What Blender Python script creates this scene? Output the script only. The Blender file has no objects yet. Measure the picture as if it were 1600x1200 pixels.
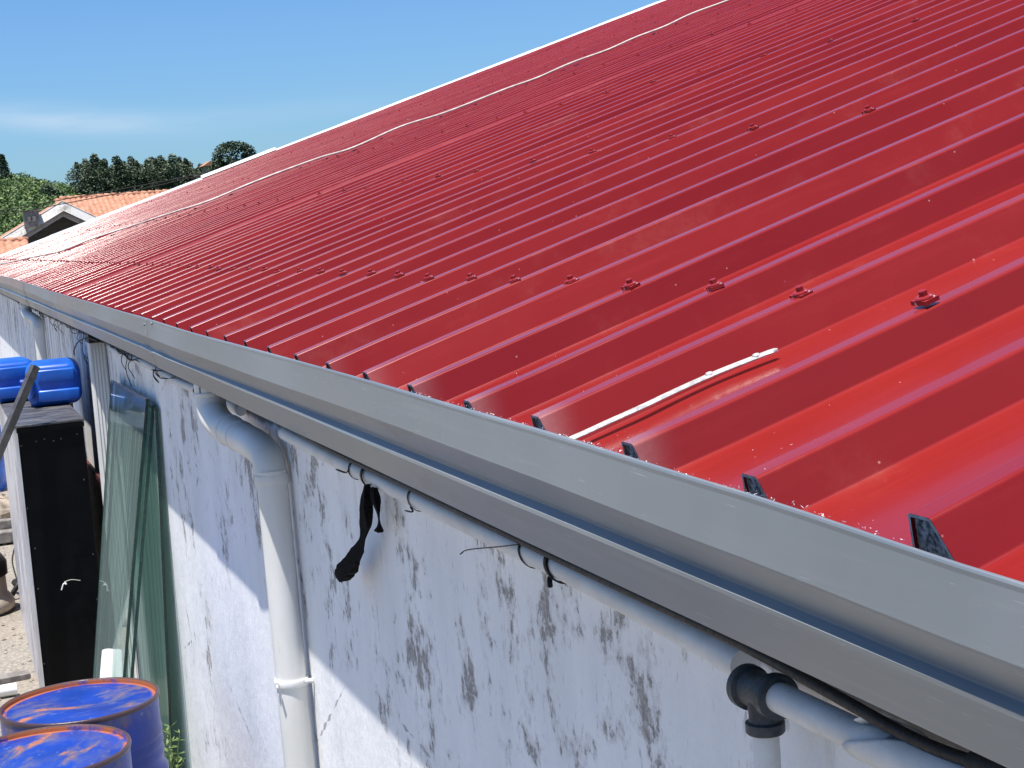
import bpy, bmesh, math, random
from mathutils import Vector, Matrix
R = math.radians
rnd = random.Random(7)
scene = bpy.context.scene
col = scene.collection

# ------------------------------------------------------------------ camera
cam_d = bpy.data.cameras.new("Camera")
cam = bpy.data.objects.new("Camera", cam_d)
col.objects.link(cam)
CX = (0.9397079, -0.3334448, -0.0759185)
CY = (-0.1058065, -0.0723812, -0.9917489)
CZ = (0.3251984, 0.9399870, -0.1032978)
CAM = Vector((0, 0, 2.56))
cam.matrix_world = Matrix(((CX[0], -CY[0], -CZ[0], CAM.x), (CX[1], -CY[1], -CZ[1], CAM.y),
                           (CX[2], -CY[2], -CZ[2], CAM.z), (0, 0, 0, 1)))
cam_d.sensor_width = 36
cam_d.lens = 2600 / 1600 * 36
cam_d.clip_start = 0.02
cam_d.clip_end = 6000
scene.camera = cam

# ------------------------------------------------------------------ sky, sun, exposure
SUN = Vector((-0.2227, -0.13, 0.96)).normalized()
elev = math.asin(SUN.z)
az = math.atan2(SUN.x, SUN.y)
world = bpy.data.worlds.new("World")
scene.world = world
world.use_nodes = True
wt = world.node_tree
wt.nodes.clear()
def WN(t, **k):
    n = wt.nodes.new(t)
    for a, b in k.items(): setattr(n, a, b)
    return n
sky = WN('ShaderNodeTexSky', sky_type='NISHITA', sun_disc=False)
sky.sun_elevation = elev
sky.sun_rotation = az % (2 * math.pi)
sky.altitude = 50; sky.air_density = 1.0; sky.dust_density = 0.6; sky.ozone_density = 2.5
bg = WN('ShaderNodeBackground'); bg.inputs['Strength'].default_value = 0.091
wo = WN('ShaderNodeOutputWorld')
# thin streaks of high cloud low over the horizon
tc = WN('ShaderNodeTexCoord')
mp = WN('ShaderNodeMapping'); mp.inputs['Scale'].default_value = (9, 9, 60)
nz = WN('ShaderNodeTexNoise'); nz.inputs['Scale'].default_value = 1.0; nz.inputs['Detail'].default_value = 5
nz.inputs['Roughness'].default_value = 0.55
wt.links.new(tc.outputs['Generated'], mp.inputs['Vector']); wt.links.new(mp.outputs['Vector'], nz.inputs['Vector'])
sep = WN('ShaderNodeSeparateXYZ'); wt.links.new(tc.outputs['Generated'], sep.inputs[0])
def wmath(op, a, b=None, c=None, clamp=False):
    n = WN('ShaderNodeMath', operation=op); n.use_clamp = clamp
    for i, v in enumerate((a, b, c)):
        if v is None: continue
        if isinstance(v, (int, float)): n.inputs[i].default_value = v
        else: wt.links.new(v, n.inputs[i])
    return n.outputs[0]
def gauss(v, c, w):
    d = wmath('DIVIDE', wmath('SUBTRACT', v, c), w)
    return wmath('POWER', 2.718, wmath('MULTIPLY', wmath('MULTIPLY', d, d), -1.0))
zz = sep.outputs['Z']; xx = sep.outputs['X']
c1 = wmath('MULTIPLY', gauss(zz, wmath('SUBTRACT', 0.081, wmath('MULTIPLY', xx, 0.12)), 0.0075), gauss(xx, 0.085, 0.062))
c2 = wmath('MULTIPLY', wmath('MULTIPLY', gauss(zz, 0.068, 0.006), gauss(xx, 0.19, 0.08)), 0.35)
cc = wmath('ADD', c1, c2)
cm = wmath('MULTIPLY', cc, wmath('MULTIPLY_ADD', nz.outputs['Fac'], 2.6, -0.6, clamp=True), clamp=True)
mixc = WN('ShaderNodeMix', data_type='RGBA')
wt.links.new(wmath('MULTIPLY', cm, 0.42), mixc.inputs['Factor'])
tint = WN('ShaderNodeMix', data_type='RGBA', blend_type='MULTIPLY'); tint.inputs['Factor'].default_value = 1
wt.links.new(sky.outputs[0], tint.inputs[6]); tint.inputs[7].default_value = (.48, .725, 1.02, 1)
wt.links.new(tint.outputs[2], mixc.inputs[6])
mixc.inputs[7].default_value = (5.2, 6.0, 6.9, 1)
wt.links.new(mixc.outputs[2], bg.inputs['Color'])
wt.links.new(bg.outputs[0], wo.inputs[0])

sun_d = bpy.data.lights.new("Sun", 'SUN')
sun_d.energy = 5.0
sun_d.angle = R(0.5)
sun_d.color = (1.0, 0.955, 0.89)
sun = bpy.data.objects.new("Sun", sun_d)
sun.rotation_euler = (-SUN).to_track_quat('-Z', 'Y').to_euler()
sun.location = (-3, 3, 12)
col.objects.link(sun)
scene.view_settings.view_transform = 'Standard'
scene.view_settings.look = 'None'
scene.view_settings.exposure = 0.62
scene.view_settings.gamma = 1.0
scene.render.engine = 'CYCLES'
scene.cycles.max_bounces = 8

# ------------------------------------------------------------------ helpers
class MB:
    def __init__(s): s.v = []; s.f = []; s.m = []
    def add(s, vs, fs, mi=0):
        o = len(s.v); s.v += [tuple(p) for p in vs]
        s.f += [tuple(i + o for i in f) for f in fs]; s.m += [mi] * len(fs)
    def box(s, a, b, mi=0, M=None):
        (x0, y0, z0), (x1, y1, z1) = a, b
        vs = [Vector(p) for p in ((x0,y0,z0),(x1,y0,z0),(x1,y1,z0),(x0,y1,z0),(x0,y0,z1),(x1,y0,z1),(x1,y1,z1),(x0,y1,z1))]
        if M: vs = [M @ p for p in vs]
        s.add(vs, [(0,3,2,1),(4,5,6,7),(0,1,5,4),(1,2,6,5),(2,3,7,6),(3,0,4,7)], mi)
    def tube(s, pts, r, seg=12, mi=0, cap=True, squash=None):
        pts = [Vector(p) for p in pts]; n = len(pts)
        rs = r if isinstance(r, (list, tuple)) else [r] * n
        T = [(pts[min(i+1, n-1)] - pts[max(i-1, 0)]).normalized() for i in range(n)]
        up = Vector((0, 0, 1)) if abs(T[0].z) < .9 else Vector((0, 1, 0))
        u = (up - T[0] * up.dot(T[0])).normalized()
        vs = []
        for i in range(n):
            u = (u - T[i] * u.dot(T[i])).normalized(); w = T[i].cross(u)
            for k in range(seg):
                a = 2 * math.pi * k / seg
                ku = squash if squash else 1
                vs.append(pts[i] + (u * math.cos(a) * ku + w * math.sin(a)) * rs[i])
        fs = [(i*seg+k, i*seg+(k+1)%seg, (i+1)*seg+(k+1)%seg, (i+1)*seg+k) for i in range(n-1) for k in range(seg)]
        if cap:
            fs.append(tuple(range(seg))[::-1]); fs.append(tuple((n-1)*seg+k for k in range(seg)))
        s.add(vs, fs, mi)
    def lathe(s, prof, c, seg=48, mi=0, axis='z'):
        vs = []; n = len(prof)
        for (r, z) in prof:
            for k in range(seg):
                a = 2*math.pi*k/seg
                vs.append((c[0]+r*math.cos(a), c[1]+r*math.sin(a), c[2]+z))
        fs = [(i*seg+k, i*seg+(k+1)%seg, (i+1)*seg+(k+1)%seg, (i+1)*seg+k) for i in range(n-1) for k in range(seg)]
        s.add(vs, fs, mi)
    def extrude(s, prof, ys, fn=None, mi=0):      # prof = [(x,z)], swept along y
        n = len(prof)
        for i in range(n-1):                       # one strip per bend: crisp folds, smooth along the length
            vs = []
            for y in ys:
                for q in (i, i+1):
                    x, z = prof[q]; vs.append(fn(x, y, z, q) if fn else (x, y, z))
            s.add(vs, [(2*j, 2*j+1, 2*j+3, 2*j+2) for j in range(len(ys)-1)], mi)
    def build(s, name, mats, parent=None, smooth=False, angle=None):
        me = bpy.data.meshes.new(name); me.from_pydata(s.v, [], s.f)
        mats = mats if isinstance(mats, (list, tuple)) else [mats]
        for m in mats: me.materials.append(m)
        if len(mats) > 1: me.polygons.foreach_set('material_index', s.m)
        if smooth: me.polygons.foreach_set('use_smooth', [True] * len(me.polygons))
        me.update()
        if smooth and angle is not None:
            me.set_sharp_from_angle(angle=R(angle))
        o = bpy.data.objects.new(name, me); col.objects.link(o)
        if parent: o.parent = parent
        return o
def tag(o, label=None, cat=None, group=None, kind=None):
    if label: o['label'] = label
    if cat: o['category'] = cat
    if group: o['group'] = group
    if kind: o['kind'] = kind
    return o
def empty(name, loc=(0, 0, 0)):
    o = bpy.data.objects.new(name, None); col.objects.link(o); o.location = loc; o.empty_display_size = .1
    return o
def parent_keep(o, p):      # child built in world coordinates under an Empty that is not rotated
    o.parent = p; o.matrix_parent_inverse = Matrix.Translation(-Vector(p.location))
def bevel(o, w, seg=2, ang=35):
    m = o.modifiers.new('bevel', 'BEVEL'); m.width = w; m.segments = seg; m.limit_method = 'ANGLE'; m.angle_limit = R(ang)
    return o
def bez(pts, n=6):     # Catmull-Rom through points
    P = [Vector(p) for p in pts]; P = [P[0]*2-P[1]] + P + [P[-1]*2-P[-2]]
    out = []
    for i in range(1, len(P)-2):
        for k in range(n):
            t = k/n
            out.append(0.5*((2*P[i]) + (P[i+1]-P[i-1])*t + (2*P[i-1]-5*P[i]+4*P[i+1]-P[i+2])*t*t + (3*P[i]-P[i-1]-3*P[i+1]+P[i+2])*t**3))
    out.append(P[-2]); return out
def lerp_table(tab, y):
    if y <= tab[0][0]: return tab[0][1]
    for (a, b), (c, d) in zip(tab, tab[1:]):
        if y <= c: 
            t = (y-a)/(c-a); t = t*t*(3-2*t); return b+(d-b)*t
    return tab[-1][1]

# ------------------------------------------------------------------ materials
class Mat:
    def __init__(s, name, base=(.5,.5,.5), rough=.5, metal=0.0, spec=.5):
        s.m = bpy.data.materials.new(name); s.m.use_nodes = True
        s.t = s.m.node_tree; s.b = s.t.nodes['Principled BSDF']
        s.b.inputs['Base Color'].default_value = (*base, 1); s.b.inputs['Roughness'].default_value = rough
        s.b.inputs['Metallic'].default_value = metal; s.b.inputs['Specular IOR Level'].default_value = spec
        s.tc = s.t.nodes.new('ShaderNodeTexCoord')
    def n(s, t, **k):
        n = s.t.nodes.new(t)
        for a, b in k.items(): setattr(n, a, b)
        return n
    def L(s, a, b): s.t.links.new(a, b)
    def vec(s, scale=(1,1,1), loc=(0,0,0), rot=(0,0,0)):
        m = s.n('ShaderNodeMapping'); m.inputs['Scale'].default_value = scale; m.inputs['Location'].default_value = loc
        m.inputs['Rotation'].default_value = rot
        s.L(s.tc.outputs['Object'], m.inputs['Vector']); return m.outputs[0]
    def noise(s, scale=5, detail=4, rough=.55, vec=None, dist=0):
        n = s.n('ShaderNodeTexNoise'); n.inputs['Scale'].default_value = scale; n.inputs['Detail'].default_value = detail
        n.inputs['Roughness'].default_value = rough; n.inputs['Distortion'].default_value = dist
        s.L(vec if vec is not None else s.tc.outputs['Object'], n.inputs['Vector']); return n.outputs['Fac']
    def vor(s, scale=5, vec=None, feature='F1'):
        n = s.n('ShaderNodeTexVoronoi', feature=feature); n.inputs['Scale'].default_value = scale
        s.L(vec if vec is not None else s.tc.outputs['Object'], n.inputs['Vector']); return n
    def ramp(s, f, a, b, c0=0., c1=1.):
        n = s.n('ShaderNodeMapRange'); n.interpolation_type = 'SMOOTHSTEP'
        n.inputs['From Min'].default_value = a; n.inputs['From Max'].default_value = b
        n.inputs['To Min'].default_value = c0; n.inputs['To Max'].default_value = c1
        s.L(f, n.inputs['Value']); return n.outputs[0]
    def math(s, op, a, b=None, clamp=False):
        n = s.n('ShaderNodeMath', operation=op); n.use_clamp = clamp
        for i, v in enumerate((a, b)):
            if v is None: continue
            if isinstance(v, (int, float)): n.inputs[i].default_value = v
            else: s.L(v, n.inputs[i])
        return n.outputs[0]
    def mix(s, f, a, b):
        n = s.n('ShaderNodeMix', data_type='RGBA')
        for i, v in ((0, f), (6, a), (7, b)):
            if isinstance(v, (int, float)): n.inputs[i].default_value = v
            elif isinstance(v, tuple): n.inputs[i].default_value = (*v, 1)
            else: s.L(v, n.inputs[i])
        return n.outputs[2]
    def color(s, c): s.L(c, s.b.inputs['Base Color']); return s
    def rough(s, r): s.L(r, s.b.inputs['Roughness']); return s
    def bump(s, h, strength=.3, dist=.01):
        n = s.n('ShaderNodeBump'); n.inputs['Strength'].default_value = strength; n.inputs['Distance'].default_value = dist
        s.L(h, n.inputs['Height']); s.L(n.outputs[0], s.b.inputs['Normal']); return s
    def xyz(s):
        n = s.n('ShaderNodeSeparateXYZ'); s.L(s.tc.outputs['Object'], n.inputs[0]); return n.outputs
def plain(name, base, rough=.5, metal=0, var=.25, scale=12, bumpd=0.002, dark=None):
    k = Mat(name, base, rough, metal)
    f = k.noise(scale, 5, .6)
    d = dark or tuple(c * (1 - var) for c in base)
    k.color(k.mix(k.ramp(f, .35, .68), d, tuple(min(1, c * (1 + var * .4)) for c in base)))
    k.rough(k.ramp(k.noise(scale * 3, 3), .2, .8, max(.05, rough - .1), min(1, rough + .12)))
    if bumpd: k.bump(k.noise(scale * 8, 4), .3, bumpd)
    return k.m

# red painted roof sheet
k = Mat('red_paint', (.42, .02, .02), .35)
base = k.mix(k.ramp(k.noise(1.3, 4), .3, .7), (.212, .0115, .0110), (.246, .017, .014))
streak = k.noise(3.0, 6, .65, k.vec((1.2, 22, 1.2), rot=(0, R(17), 0)))
base = k.mix(k.math('MULTIPLY', k.ramp(streak, .5, .75), .12), base, (.42, .045, .035))
dust = k.ramp(k.noise(2.6, 8, .72), .55, .74)
base = k.mix(k.math('MULTIPLY', dust, .07), base, (.50, .27, .22))
vs_ = k.vor(42)
speck = k.math('MULTIPLY', k.ramp(vs_.outputs['Distance'], .10, .05), k.ramp(k.noise(19, 3), .56, .62))
base = k.mix(k.math('MULTIPLY', speck, .55), base, (.62, .38, .34))
x_, y_, z_ = k.xyz()[:3]
# aluminium filing dust around the sawn rib ends
near = k.math('MULTIPLY', k.ramp(x_, .900, .815), k.math('MULTIPLY', k.ramp(y_, 1.5, 1.95), k.ramp(y_, 5.0, 2.4)))
near = k.math('MULTIPLY', near, near)
fd = k.math('MULTIPLY', near, k.math('ADD', .35, k.math('MULTIPLY', k.noise(140, 4, .7), .6)))
base = k.mix(k.math('MULTIPLY', fd, .20), base, (.78, .74, .73))
k.color(base)
rr = k.ramp(k.noise(6, 4), .3, .7, .22, .30)
k.rough(k.math('ADD', rr, k.math('MULTIPLY', dust, .18)))
k.bump(k.math('ADD', k.noise(1.7, 3, .5, k.vec((.7, 5, .7))), k.math('MULTIPLY', k.noise(160, 2), .02)), .16, .010)
k.b.inputs['Specular IOR Level'].default_value = .25
k.b.inputs['Coat Weight'].default_value = .35; k.b.inputs['Coat Roughness'].default_value = .14; k.b.inputs['Coat IOR'].default_value = 1.4
M_red = k.m
M_cut = plain('cut_edge', (.74, .74, .72), .4, .2, .3, 60)
M_foam = plain('foam_filler', (.46, .48, .47), .85, 0, .85, 150, .006)
M_flash = plain('white_flashing', (.80, .80, .80), .4, 0, .1, 3)
k = Mat('screw_paint', (.30, .02, .022), .4)
k.color(k.mix(k.ramp(k.noise(55, 3), .60, .66), (.26, .014, .017), (.6, .5, .48)))
M_screw = k.m

# aluminium gutter
k = Mat('aluminium_gutter', (.30, .33, .35), .42, .34)
ln = k.noise(5, 7, .62, k.vec((9, .35, 9)))
big = k.noise(1.1, 4, .6)
c = k.mix(k.ramp(big, .35, .7), (.20, .228, .25), (.258, .284, .303))
c = k.mix(k.math('MULTIPLY', k.ramp(ln, .5, .8), .3), c, (.36, .38, .39))
scr = k.ramp(k.noise(16, 3, .5, k.vec((34, .9, 34), rot=(0, 0, 0))), .705, .73)
c = k.mix(k.math('MULTIPLY', scr, .35), c, (.7, .72, .74))
dirt = k.math('MAXIMUM', k.ramp(k.noise(3.2, 8, .7, k.vec((1, .5, 2.5))), .56, .75), k.math('MULTIPLY', k.ramp(k.noise(13, 5, .65, k.vec((1, 1, .12))), .58, .72), .55))
c = k.mix(k.math('MULTIPLY', dirt, .35), c, (.30, .29, .27))
k.color(c)
r1 = k.math('ADD', k.ramp(big, .3, .7, .30, .46), k.math('MULTIPLY', dirt, .18))
k.rough(r1)
k.bump(k.math('ADD', k.noise(2.0, 3, .5, k.vec((1, .8, 1))), k.math('MULTIPLY', ln, .04)), .28, .006)
M_gut = k.m

# weathered whitewashed wall
k = Mat('whitewash', (.75, .76, .78), .85)
x_, y_, z_ = k.xyz()[:3]
vst = k.vec((1, .85, .55))
fine = k.noise(46, 6, .7, vst)
mid = k.noise(9, 6, .68, k.vec((1, .8, .75)))
bigm = k.noise(1.9, 4, .6, k.vec((1, 1, .7), loc=(0, 1.3, .4)))
band = k.ramp(z_, 1.15, 1.65)                      # worst of the mould is high on the wall
flake = k.math('ADD', k.math('MULTIPLY', fine, .38), k.math('ADD', k.math('MULTIPLY', mid, .72), k.math('MULTIPLY', bigm, .55)))
flake = k.math('ADD', flake, k.math('MULTIPLY', band, .055))
m1 = k.ramp(flake, .982, 1.002)
c = k.mix(k.ramp(k.noise(3, 5, .6, k.vec((1, 1, .35))), .3, .75), (.78, .785, .785), (.92, .915, .905))
brown = k.ramp(flake, .915, .985)
c = k.mix(k.math('MULTIPLY', brown, .42), c, (.46, .43, .40))
c = k.mix(k.math('MULTIPLY', m1, k.ramp(k.noise(70, 4, .7), .35, .6, .45, .95)), c, (.27, .245, .225))
hair = k.math('MULTIPLY', k.ramp(k.noise(75, 3, .6, k.vec((1, 1, .16))), .64, .70), k.ramp(k.noise(2.4, 3), .42, .58))
c = k.mix(k.math('MULTIPLY', hair, .45), c, (.22, .215, .21))
far = k.math('MULTIPLY', k.ramp(y_, 7.0, 10.5), k.math('MULTIPLY', k.ramp(k.noise(7, 6, .7, k.vec((1, 1.6, .22))), .50, .60), band))
c = k.mix(k.math('MULTIPLY', far, .75), c, (.20, .195, .20))
drip = k.math('MULTIPLY', k.ramp(k.noise(13, 6, .7, k.vec((1, 1, .10))), .56, .72), k.ramp(z_, 1.55, 2.02))
c = k.mix(k.math('MULTIPLY', drip, .38), c, (.30, .28, .26))
cr = k.vor(1.7, k.vec((1, 1, .7), loc=(0, .3, .2)), 'DISTANCE_TO_EDGE')
crk = k.math('MULTIPLY', k.ramp(k.math('ADD', cr.outputs['Distance'], k.math('MULTIPLY', k.noise(14, 5), .05)), .030, .026), k.ramp(k.noise(2.1, 3), .5, .6))
c = k.mix(k.math('MULTIPLY', crk, .7), c, (.20, .19, .18))
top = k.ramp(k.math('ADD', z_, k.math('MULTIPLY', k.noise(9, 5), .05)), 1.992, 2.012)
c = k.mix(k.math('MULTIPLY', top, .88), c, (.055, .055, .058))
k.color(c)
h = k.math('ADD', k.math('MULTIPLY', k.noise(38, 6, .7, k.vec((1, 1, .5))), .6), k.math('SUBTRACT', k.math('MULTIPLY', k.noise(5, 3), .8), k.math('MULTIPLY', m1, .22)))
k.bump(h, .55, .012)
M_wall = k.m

k = Mat('grey_white_pvc', (.72, .72, .70), .38)
x_, y_, z_ = k.xyz()[:3]
c = k.mix(k.ramp(k.noise(5, 6, .65, k.vec((1, 1, .3))), .35, .75), (.62, .62, .585), (.74, .74, .72))
c = k.mix(k.math('MULTIPLY', k.ramp(k.noise(45, 5, .7, k.vec((1, 1, .25))), .62, .72), .3), c, (.36, .35, .32))
k.color(c); k.bump(k.noise(30, 3), .08, .003)
M_pvc = k.m
k = Mat('conduit_plastic', (.62, .64, .64), .45)
c = k.mix(k.ramp(k.noise(9, 6, .7, k.vec((1, .4, 1))), .4, .75), (.64, .66, .67), (.50, .50, .48))
c = k.mix(k.math('MULTIPLY', k.ramp(k.noise(60, 4, .7), .63, .7), .4), c, (.30, .29, .27))
k.color(c); M_cond = k.m
M_tee = plain('black_cast_iron', (.045, .055, .066), .42, 0, .4, 60, .002)
M_black = plain('black_rubber', (.012, .012, .013), .5, 0, .3, 40)
M_tie = plain('black_nylon', (.014, .014, .014), .4, 0, .3, 40)
M_wire = plain('brown_black_wire', (.02, .018, .017), .6, 0, .3, 30)
M_cloth = plain('black_fabric', (.007, .007, .0075), .95, 0, .5, 90, .004)
for m_ in (M_cloth, M_black, M_wire, M_tie, M_tee): m_.node_tree.nodes['Principled BSDF'].inputs['Specular IOR Level'].default_value = .1 if m_ is M_cloth else .3
M_lightcable = plain('weathered_light_cable', (.66, .61, .54), .55, 0, .25, 9)
M_strap = plain('galvanised_strap', (.62, .63, .60), .42, .25, .3, 50)
M_swarf = plain('metal_filings', (.85, .86, .88), .4, .3, .1, 30, 0)

def drum_mat(name, seed):
    k = Mat(name, (.012, .035, .32), .38)
    x_, y_, z_ = k.xyz()[:3]
    rv = k.math('POWER', k.math('ADD', k.math('MULTIPLY', x_, x_), k.math('MULTIPLY', y_, y_)), .5)
    v = k.vec((1.6, 4.2, 1), loc=(seed, seed * 2.3, 0), rot=(0, 0, R(-18)))
    n1 = k.noise(2.6, 8, .62, v, .3)
    onlid = k.ramp(z_, .80, .845)
    rim = k.math('MULTIPLY', k.ramp(rv, .258, .272), k.ramp(rv, .2845, .2825))
    c = k.mix(k.ramp(k.noise(3, 5, .6, k.vec(loc=(seed, 0, 0))), .3, .7), (.004, .026, .19), (.010, .046, .34))
    pale = k.math('MULTIPLY', k.ramp(k.noise(14, 8, .75, k.vec((1, 2.4, 1), loc=(0, seed, 0))), .60, .70), onlid)
    c = k.mix(k.math('MULTIPLY', pale, .7), c, (.33, .40, .52))
    dirt = k.math('MULTIPLY', k.ramp(k.noise(5, 7, .7, k.vec((1, 1.5, 1), loc=(seed, 4, 0))), .45, .7), onlid)
    c = k.mix(k.math('MULTIPLY', dirt, .45), c, (.12, .12, .16))
    r = k.ramp(n1, .59, .65)
    r = k.math('MULTIPLY', r, onlid)
    halo = k.math('MULTIPLY', k.ramp(n1, .51, .60), onlid)
    c = k.mix(k.math('MULTIPLY', halo, .6), c, (.16, .13, .12))
    c = k.mix(k.math('MULTIPLY', r, .85), c, k.mix(k.ramp(k.noise(30, 5, .7), .35, .65), (.24, .075, .035), (.43, .135, .05)))
    rr_ = k.math('MULTIPLY', k.math('MULTIPLY', rim, onlid), k.ramp(k.noise(7, 5, .7, k.vec(loc=(seed, 1, 0))), .36, .50))
    c = k.mix(rr_, c, (.34, .10, .035))
    top = k.ramp(z_, .872, .879)
    c = k.mix(k.math('MULTIPLY', k.math('MAXIMUM', top, k.math('MULTIPLY', k.ramp(rv, .2868, .2885), k.ramp(z_, .858, .862))), .9), c, (.065, .035, .026))
    k.color(c)
    k.rough(k.math('ADD', .30, k.math('MULTIPLY', k.math('MAXIMUM', r, rr_), .5)))
    k.bump(k.math('ADD', k.noise(60, 5, .7), k.math('MULTIPLY', k.noise(6, 3), 3)), .22, .006)
    return k.m
M_drum1 = drum_mat('blue_rusty_paint', 3.1)
M_drum2 = drum_mat('blue_scuffed_paint', 8.7)

M_blackbox = plain('black_panel', (.0015, .002, .003), .4, 0, .4, 6)
M_blackbox.node_tree.nodes['Principled BSDF'].inputs['Specular IOR Level'].default_value = .15
k = Mat('black_dusty_top', (.03, .03, .032), .45)
k.color(k.mix(k.ramp(k.noise(5, 6, .7, k.vec((1, 5, 1))), .42, .72), (.035, .035, .037), (.22, .21, .20)))
M_boxtop = k.m
k = Mat('brushed_aluminium_trim', (.62, .62, .63), .35, .35)
k.color(k.mix(k.ramp(k.noise(4, 5, .6, k.vec((6, 6, .8))), .35, .7), (.60, .57, .58), (.82, .83, .85)))
M_alu = k.m
M_rivet = plain('dull_rivet', (.10, .10, .11), .5, .3)
M_maroon = plain('maroon_board', (.085, .014, .014), .6, 0, .4, 8)
M_tube = plain('bronze_anodised', (.20, .175, .15), .35, .6, .3, 20)
k = Mat('blue_plastic', (.008, .10, .52), .30)
k.color(k.mix(k.ramp(k.noise(6, 5, .6), .35, .7), (.008, .085, .42), (.015, .14, .62)))
k.b.inputs['Specular IOR Level'].default_value = .6
M_can = k.m
M_cantrim = plain('blue_cap', (.006, .04, .25), .4)
M_whitepipe = plain('white_pvc', (.82, .82, .80), .35, 0, .08, 6)
def pane_mat(name, tint, dustc, dust, streaks, refl):
    k = Mat(name, dustc, .6)
    st = k.noise(3.2, 6, .65, k.vec((1, streaks, .22)))
    k.color(k.mix(k.ramp(st, .35, .72), tuple(c*.7 for c in dustc), tuple(c*1.15 for c in dustc)))
    tr = k.n('ShaderNodeBsdfTransparent'); tr.inputs[0].default_value = (*tint, 1)
    gl = k.n('ShaderNodeBsdfGlossy'); gl.inputs['Roughness'].default_value = .03; gl.inputs[0].default_value = (.85, .95, .92, 1)
    fr = k.n('ShaderNodeFresnel'); fr.inputs[0].default_value = 1.55
    m1 = k.n('ShaderNodeMixShader'); m2 = k.n('ShaderNodeMixShader')
    k.L(k.ramp(st, .3, .75, dust*.8, min(1, dust*1.2)), m1.inputs[0]); k.L(tr.outputs[0], m1.inputs[1]); k.L(k.b.outputs[0], m1.inputs[2])
    k.L(k.math('MULTIPLY', fr.outputs[0], refl), m2.inputs[0]); k.L(m1.outputs[0], m2.inputs[1]); k.L(gl.outputs[0], m2.inputs[2])
    k.L(m2.outputs[0], k.t.nodes['Material Output'].inputs['Surface'])
    return k.m
M_glass = pane_mat('green_glass', (.84, .92, .89), (.36, .46, .43), .34, 7, .34)
M_glassc = pane_mat('clear_green_glass', (.88, .96, .93), (.33, .46, .42), .12, 7, .10)
M_glassd = pane_mat('dusty_glass', (.86, .95, .90), (.78, .88, .82), .55, 8, .06)
M_glassedge = plain('glass_edge', (.012, .05, .04), .2, 0, .3, 20)

k = Mat('gravel', (.4, .37, .31), .95)
vr = k.vor(26); n_ = k.noise(55, 6, .7); big = k.noise(.8, 5)
c = k.mix(k.ramp(vr.outputs['Distance'], .1, .6), (.34, .30, .245), (.17, .145, .12))
c = k.mix(k.ramp(n_, .35, .7), c, (.38, .35, .30))
c = k.mix(k.math('MULTIPLY', k.ramp(big, .45, .7), .5), c, (.30, .25, .19))
k.color(c); k.bump(k.math('ADD', vr.outputs['Distance'], n_), .7, .02)
M_ground = k.m
k = Mat('hill_soil', (.06, .085, .03), 1)
k.color(k.mix(k.ramp(k.noise(.06, 7, .7), .4, .6), (.035, .06, .02), (.10, .12, .045)))
M_hill = k.m
k = Mat('terracotta_tile', (.5, .2, .1), .85)
oi = k.noise(4, 6, .7)
c = k.mix(k.ramp(oi, .35, .68), (.36, .15, .085), (.56, .30, .19))
c = k.mix(k.math('MULTIPLY', k.ramp(k.noise(9, 4, .7), .58, .68), .5), c, (.22, .17, .14))
k.color(c); M_tile = k.m
k = Mat('mossy_render', (.6, .58, .52), .9)
k.color(k.mix(k.ramp(k.noise(2.2, 7, .72), .47, .66), (.66, .64, .60), (.30, .28, .23)))
M_render = k.m
M_shadewall = plain('shaded_wall', (.06, .065, .06), .9)  # near-black base colour holds the shade beneath the gable overhang
M_wood = plain('grey_timber', (.22, .20, .18), .8, 0, .4, 14)
M_tan = plain('cream_plastic', (.46, .40, .33), .5, 0, .2, 5)
M_bark = plain('bark', (.12, .09, .065), .95, 0, .4, 8)
def leaf(name, a, b):
    k = Mat(name, a, .6)
    oi = k.n('ShaderNodeObjectInfo')
    n = k.n('ShaderNodeNewGeometry')
    c = k.mix(n.outputs['Random Per Island'], a, b)
    k.color(c)
    k.b.inputs['Subsurface Weight'].default_value = 0
    return k.m
M_euc = leaf('eucalyptus_leaf', (.042, .066, .034), (.10, .135, .065))
M_scrub = leaf('scrub_leaf', (.035, .075, .018), (.13, .20, .045))
M_pine = leaf('dark_leaf', (.022, .045, .020), (.06, .095, .042))
M_weed = leaf('weed_leaf', (.06, .11, .03), (.16, .22, .07))

# ------------------------------------------------------------------ ground and far terrain
def g_h(x, y):
    return 0
mb = MB()
ys = [-40, -10, 0, 5, 8, 12, 16, 20, 30, 45, 70, 110, 150]
xs = [-150, -60, -20, -5, 0, 5, 20, 60, 150]
mb.add([(x, y, 0) for y in ys for x in xs], [(j*9+i, j*9+i+1, (j+1)*9+i+1, (j+1)*9+i) for j in range(len(ys)-1) for i in range(8)])
g = mb.build('ground', M_ground); tag(g, 'sunlit gravel yard with stones and rubble', 'ground', kind='structure')
def ridge(x):
    return lerp_table([(-200, 14), (-30, 19), (8, 15.2), (20, 15.4), (27, 13.0), (33, 10.0), (40, 8.5), (70, 8.0), (200, 12), (500, 9)], x)
def terr(x, y):
    t = max(0, min(1, (y - 150) / 200.)); t = t*t*(3-2*t)
    xe = x * 350 / max(y, 150)
    z = ridge(xe) * t
    if y > 350: z = ridge(x * 350 / y) * (1 - min(1, (y-350)/2500.) * 1.0)
    return z + .5*math.sin(x*.13+y*.05)*t
mb = MB()
ys = [150+12.5*i for i in range(17)] + [380, 450, 600, 900, 1500, 2900]
xs = [-400, -300, -200, -120] + [-80+8*i for i in range(31)] + [200, 260, 400, 700]
n = len(xs)
mb.add([(x*(1 if y < 400 else y/400.), y, terr(x*(1 if y < 400 else y/400.), y) if y > 150 else -.002) for y in ys for x in xs],
       [(j*n+i, j*n+i+1, (j+1)*n+i+1, (j+1)*n+i) for j in range(len(ys)-1) for i in range(n-1)])
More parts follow.
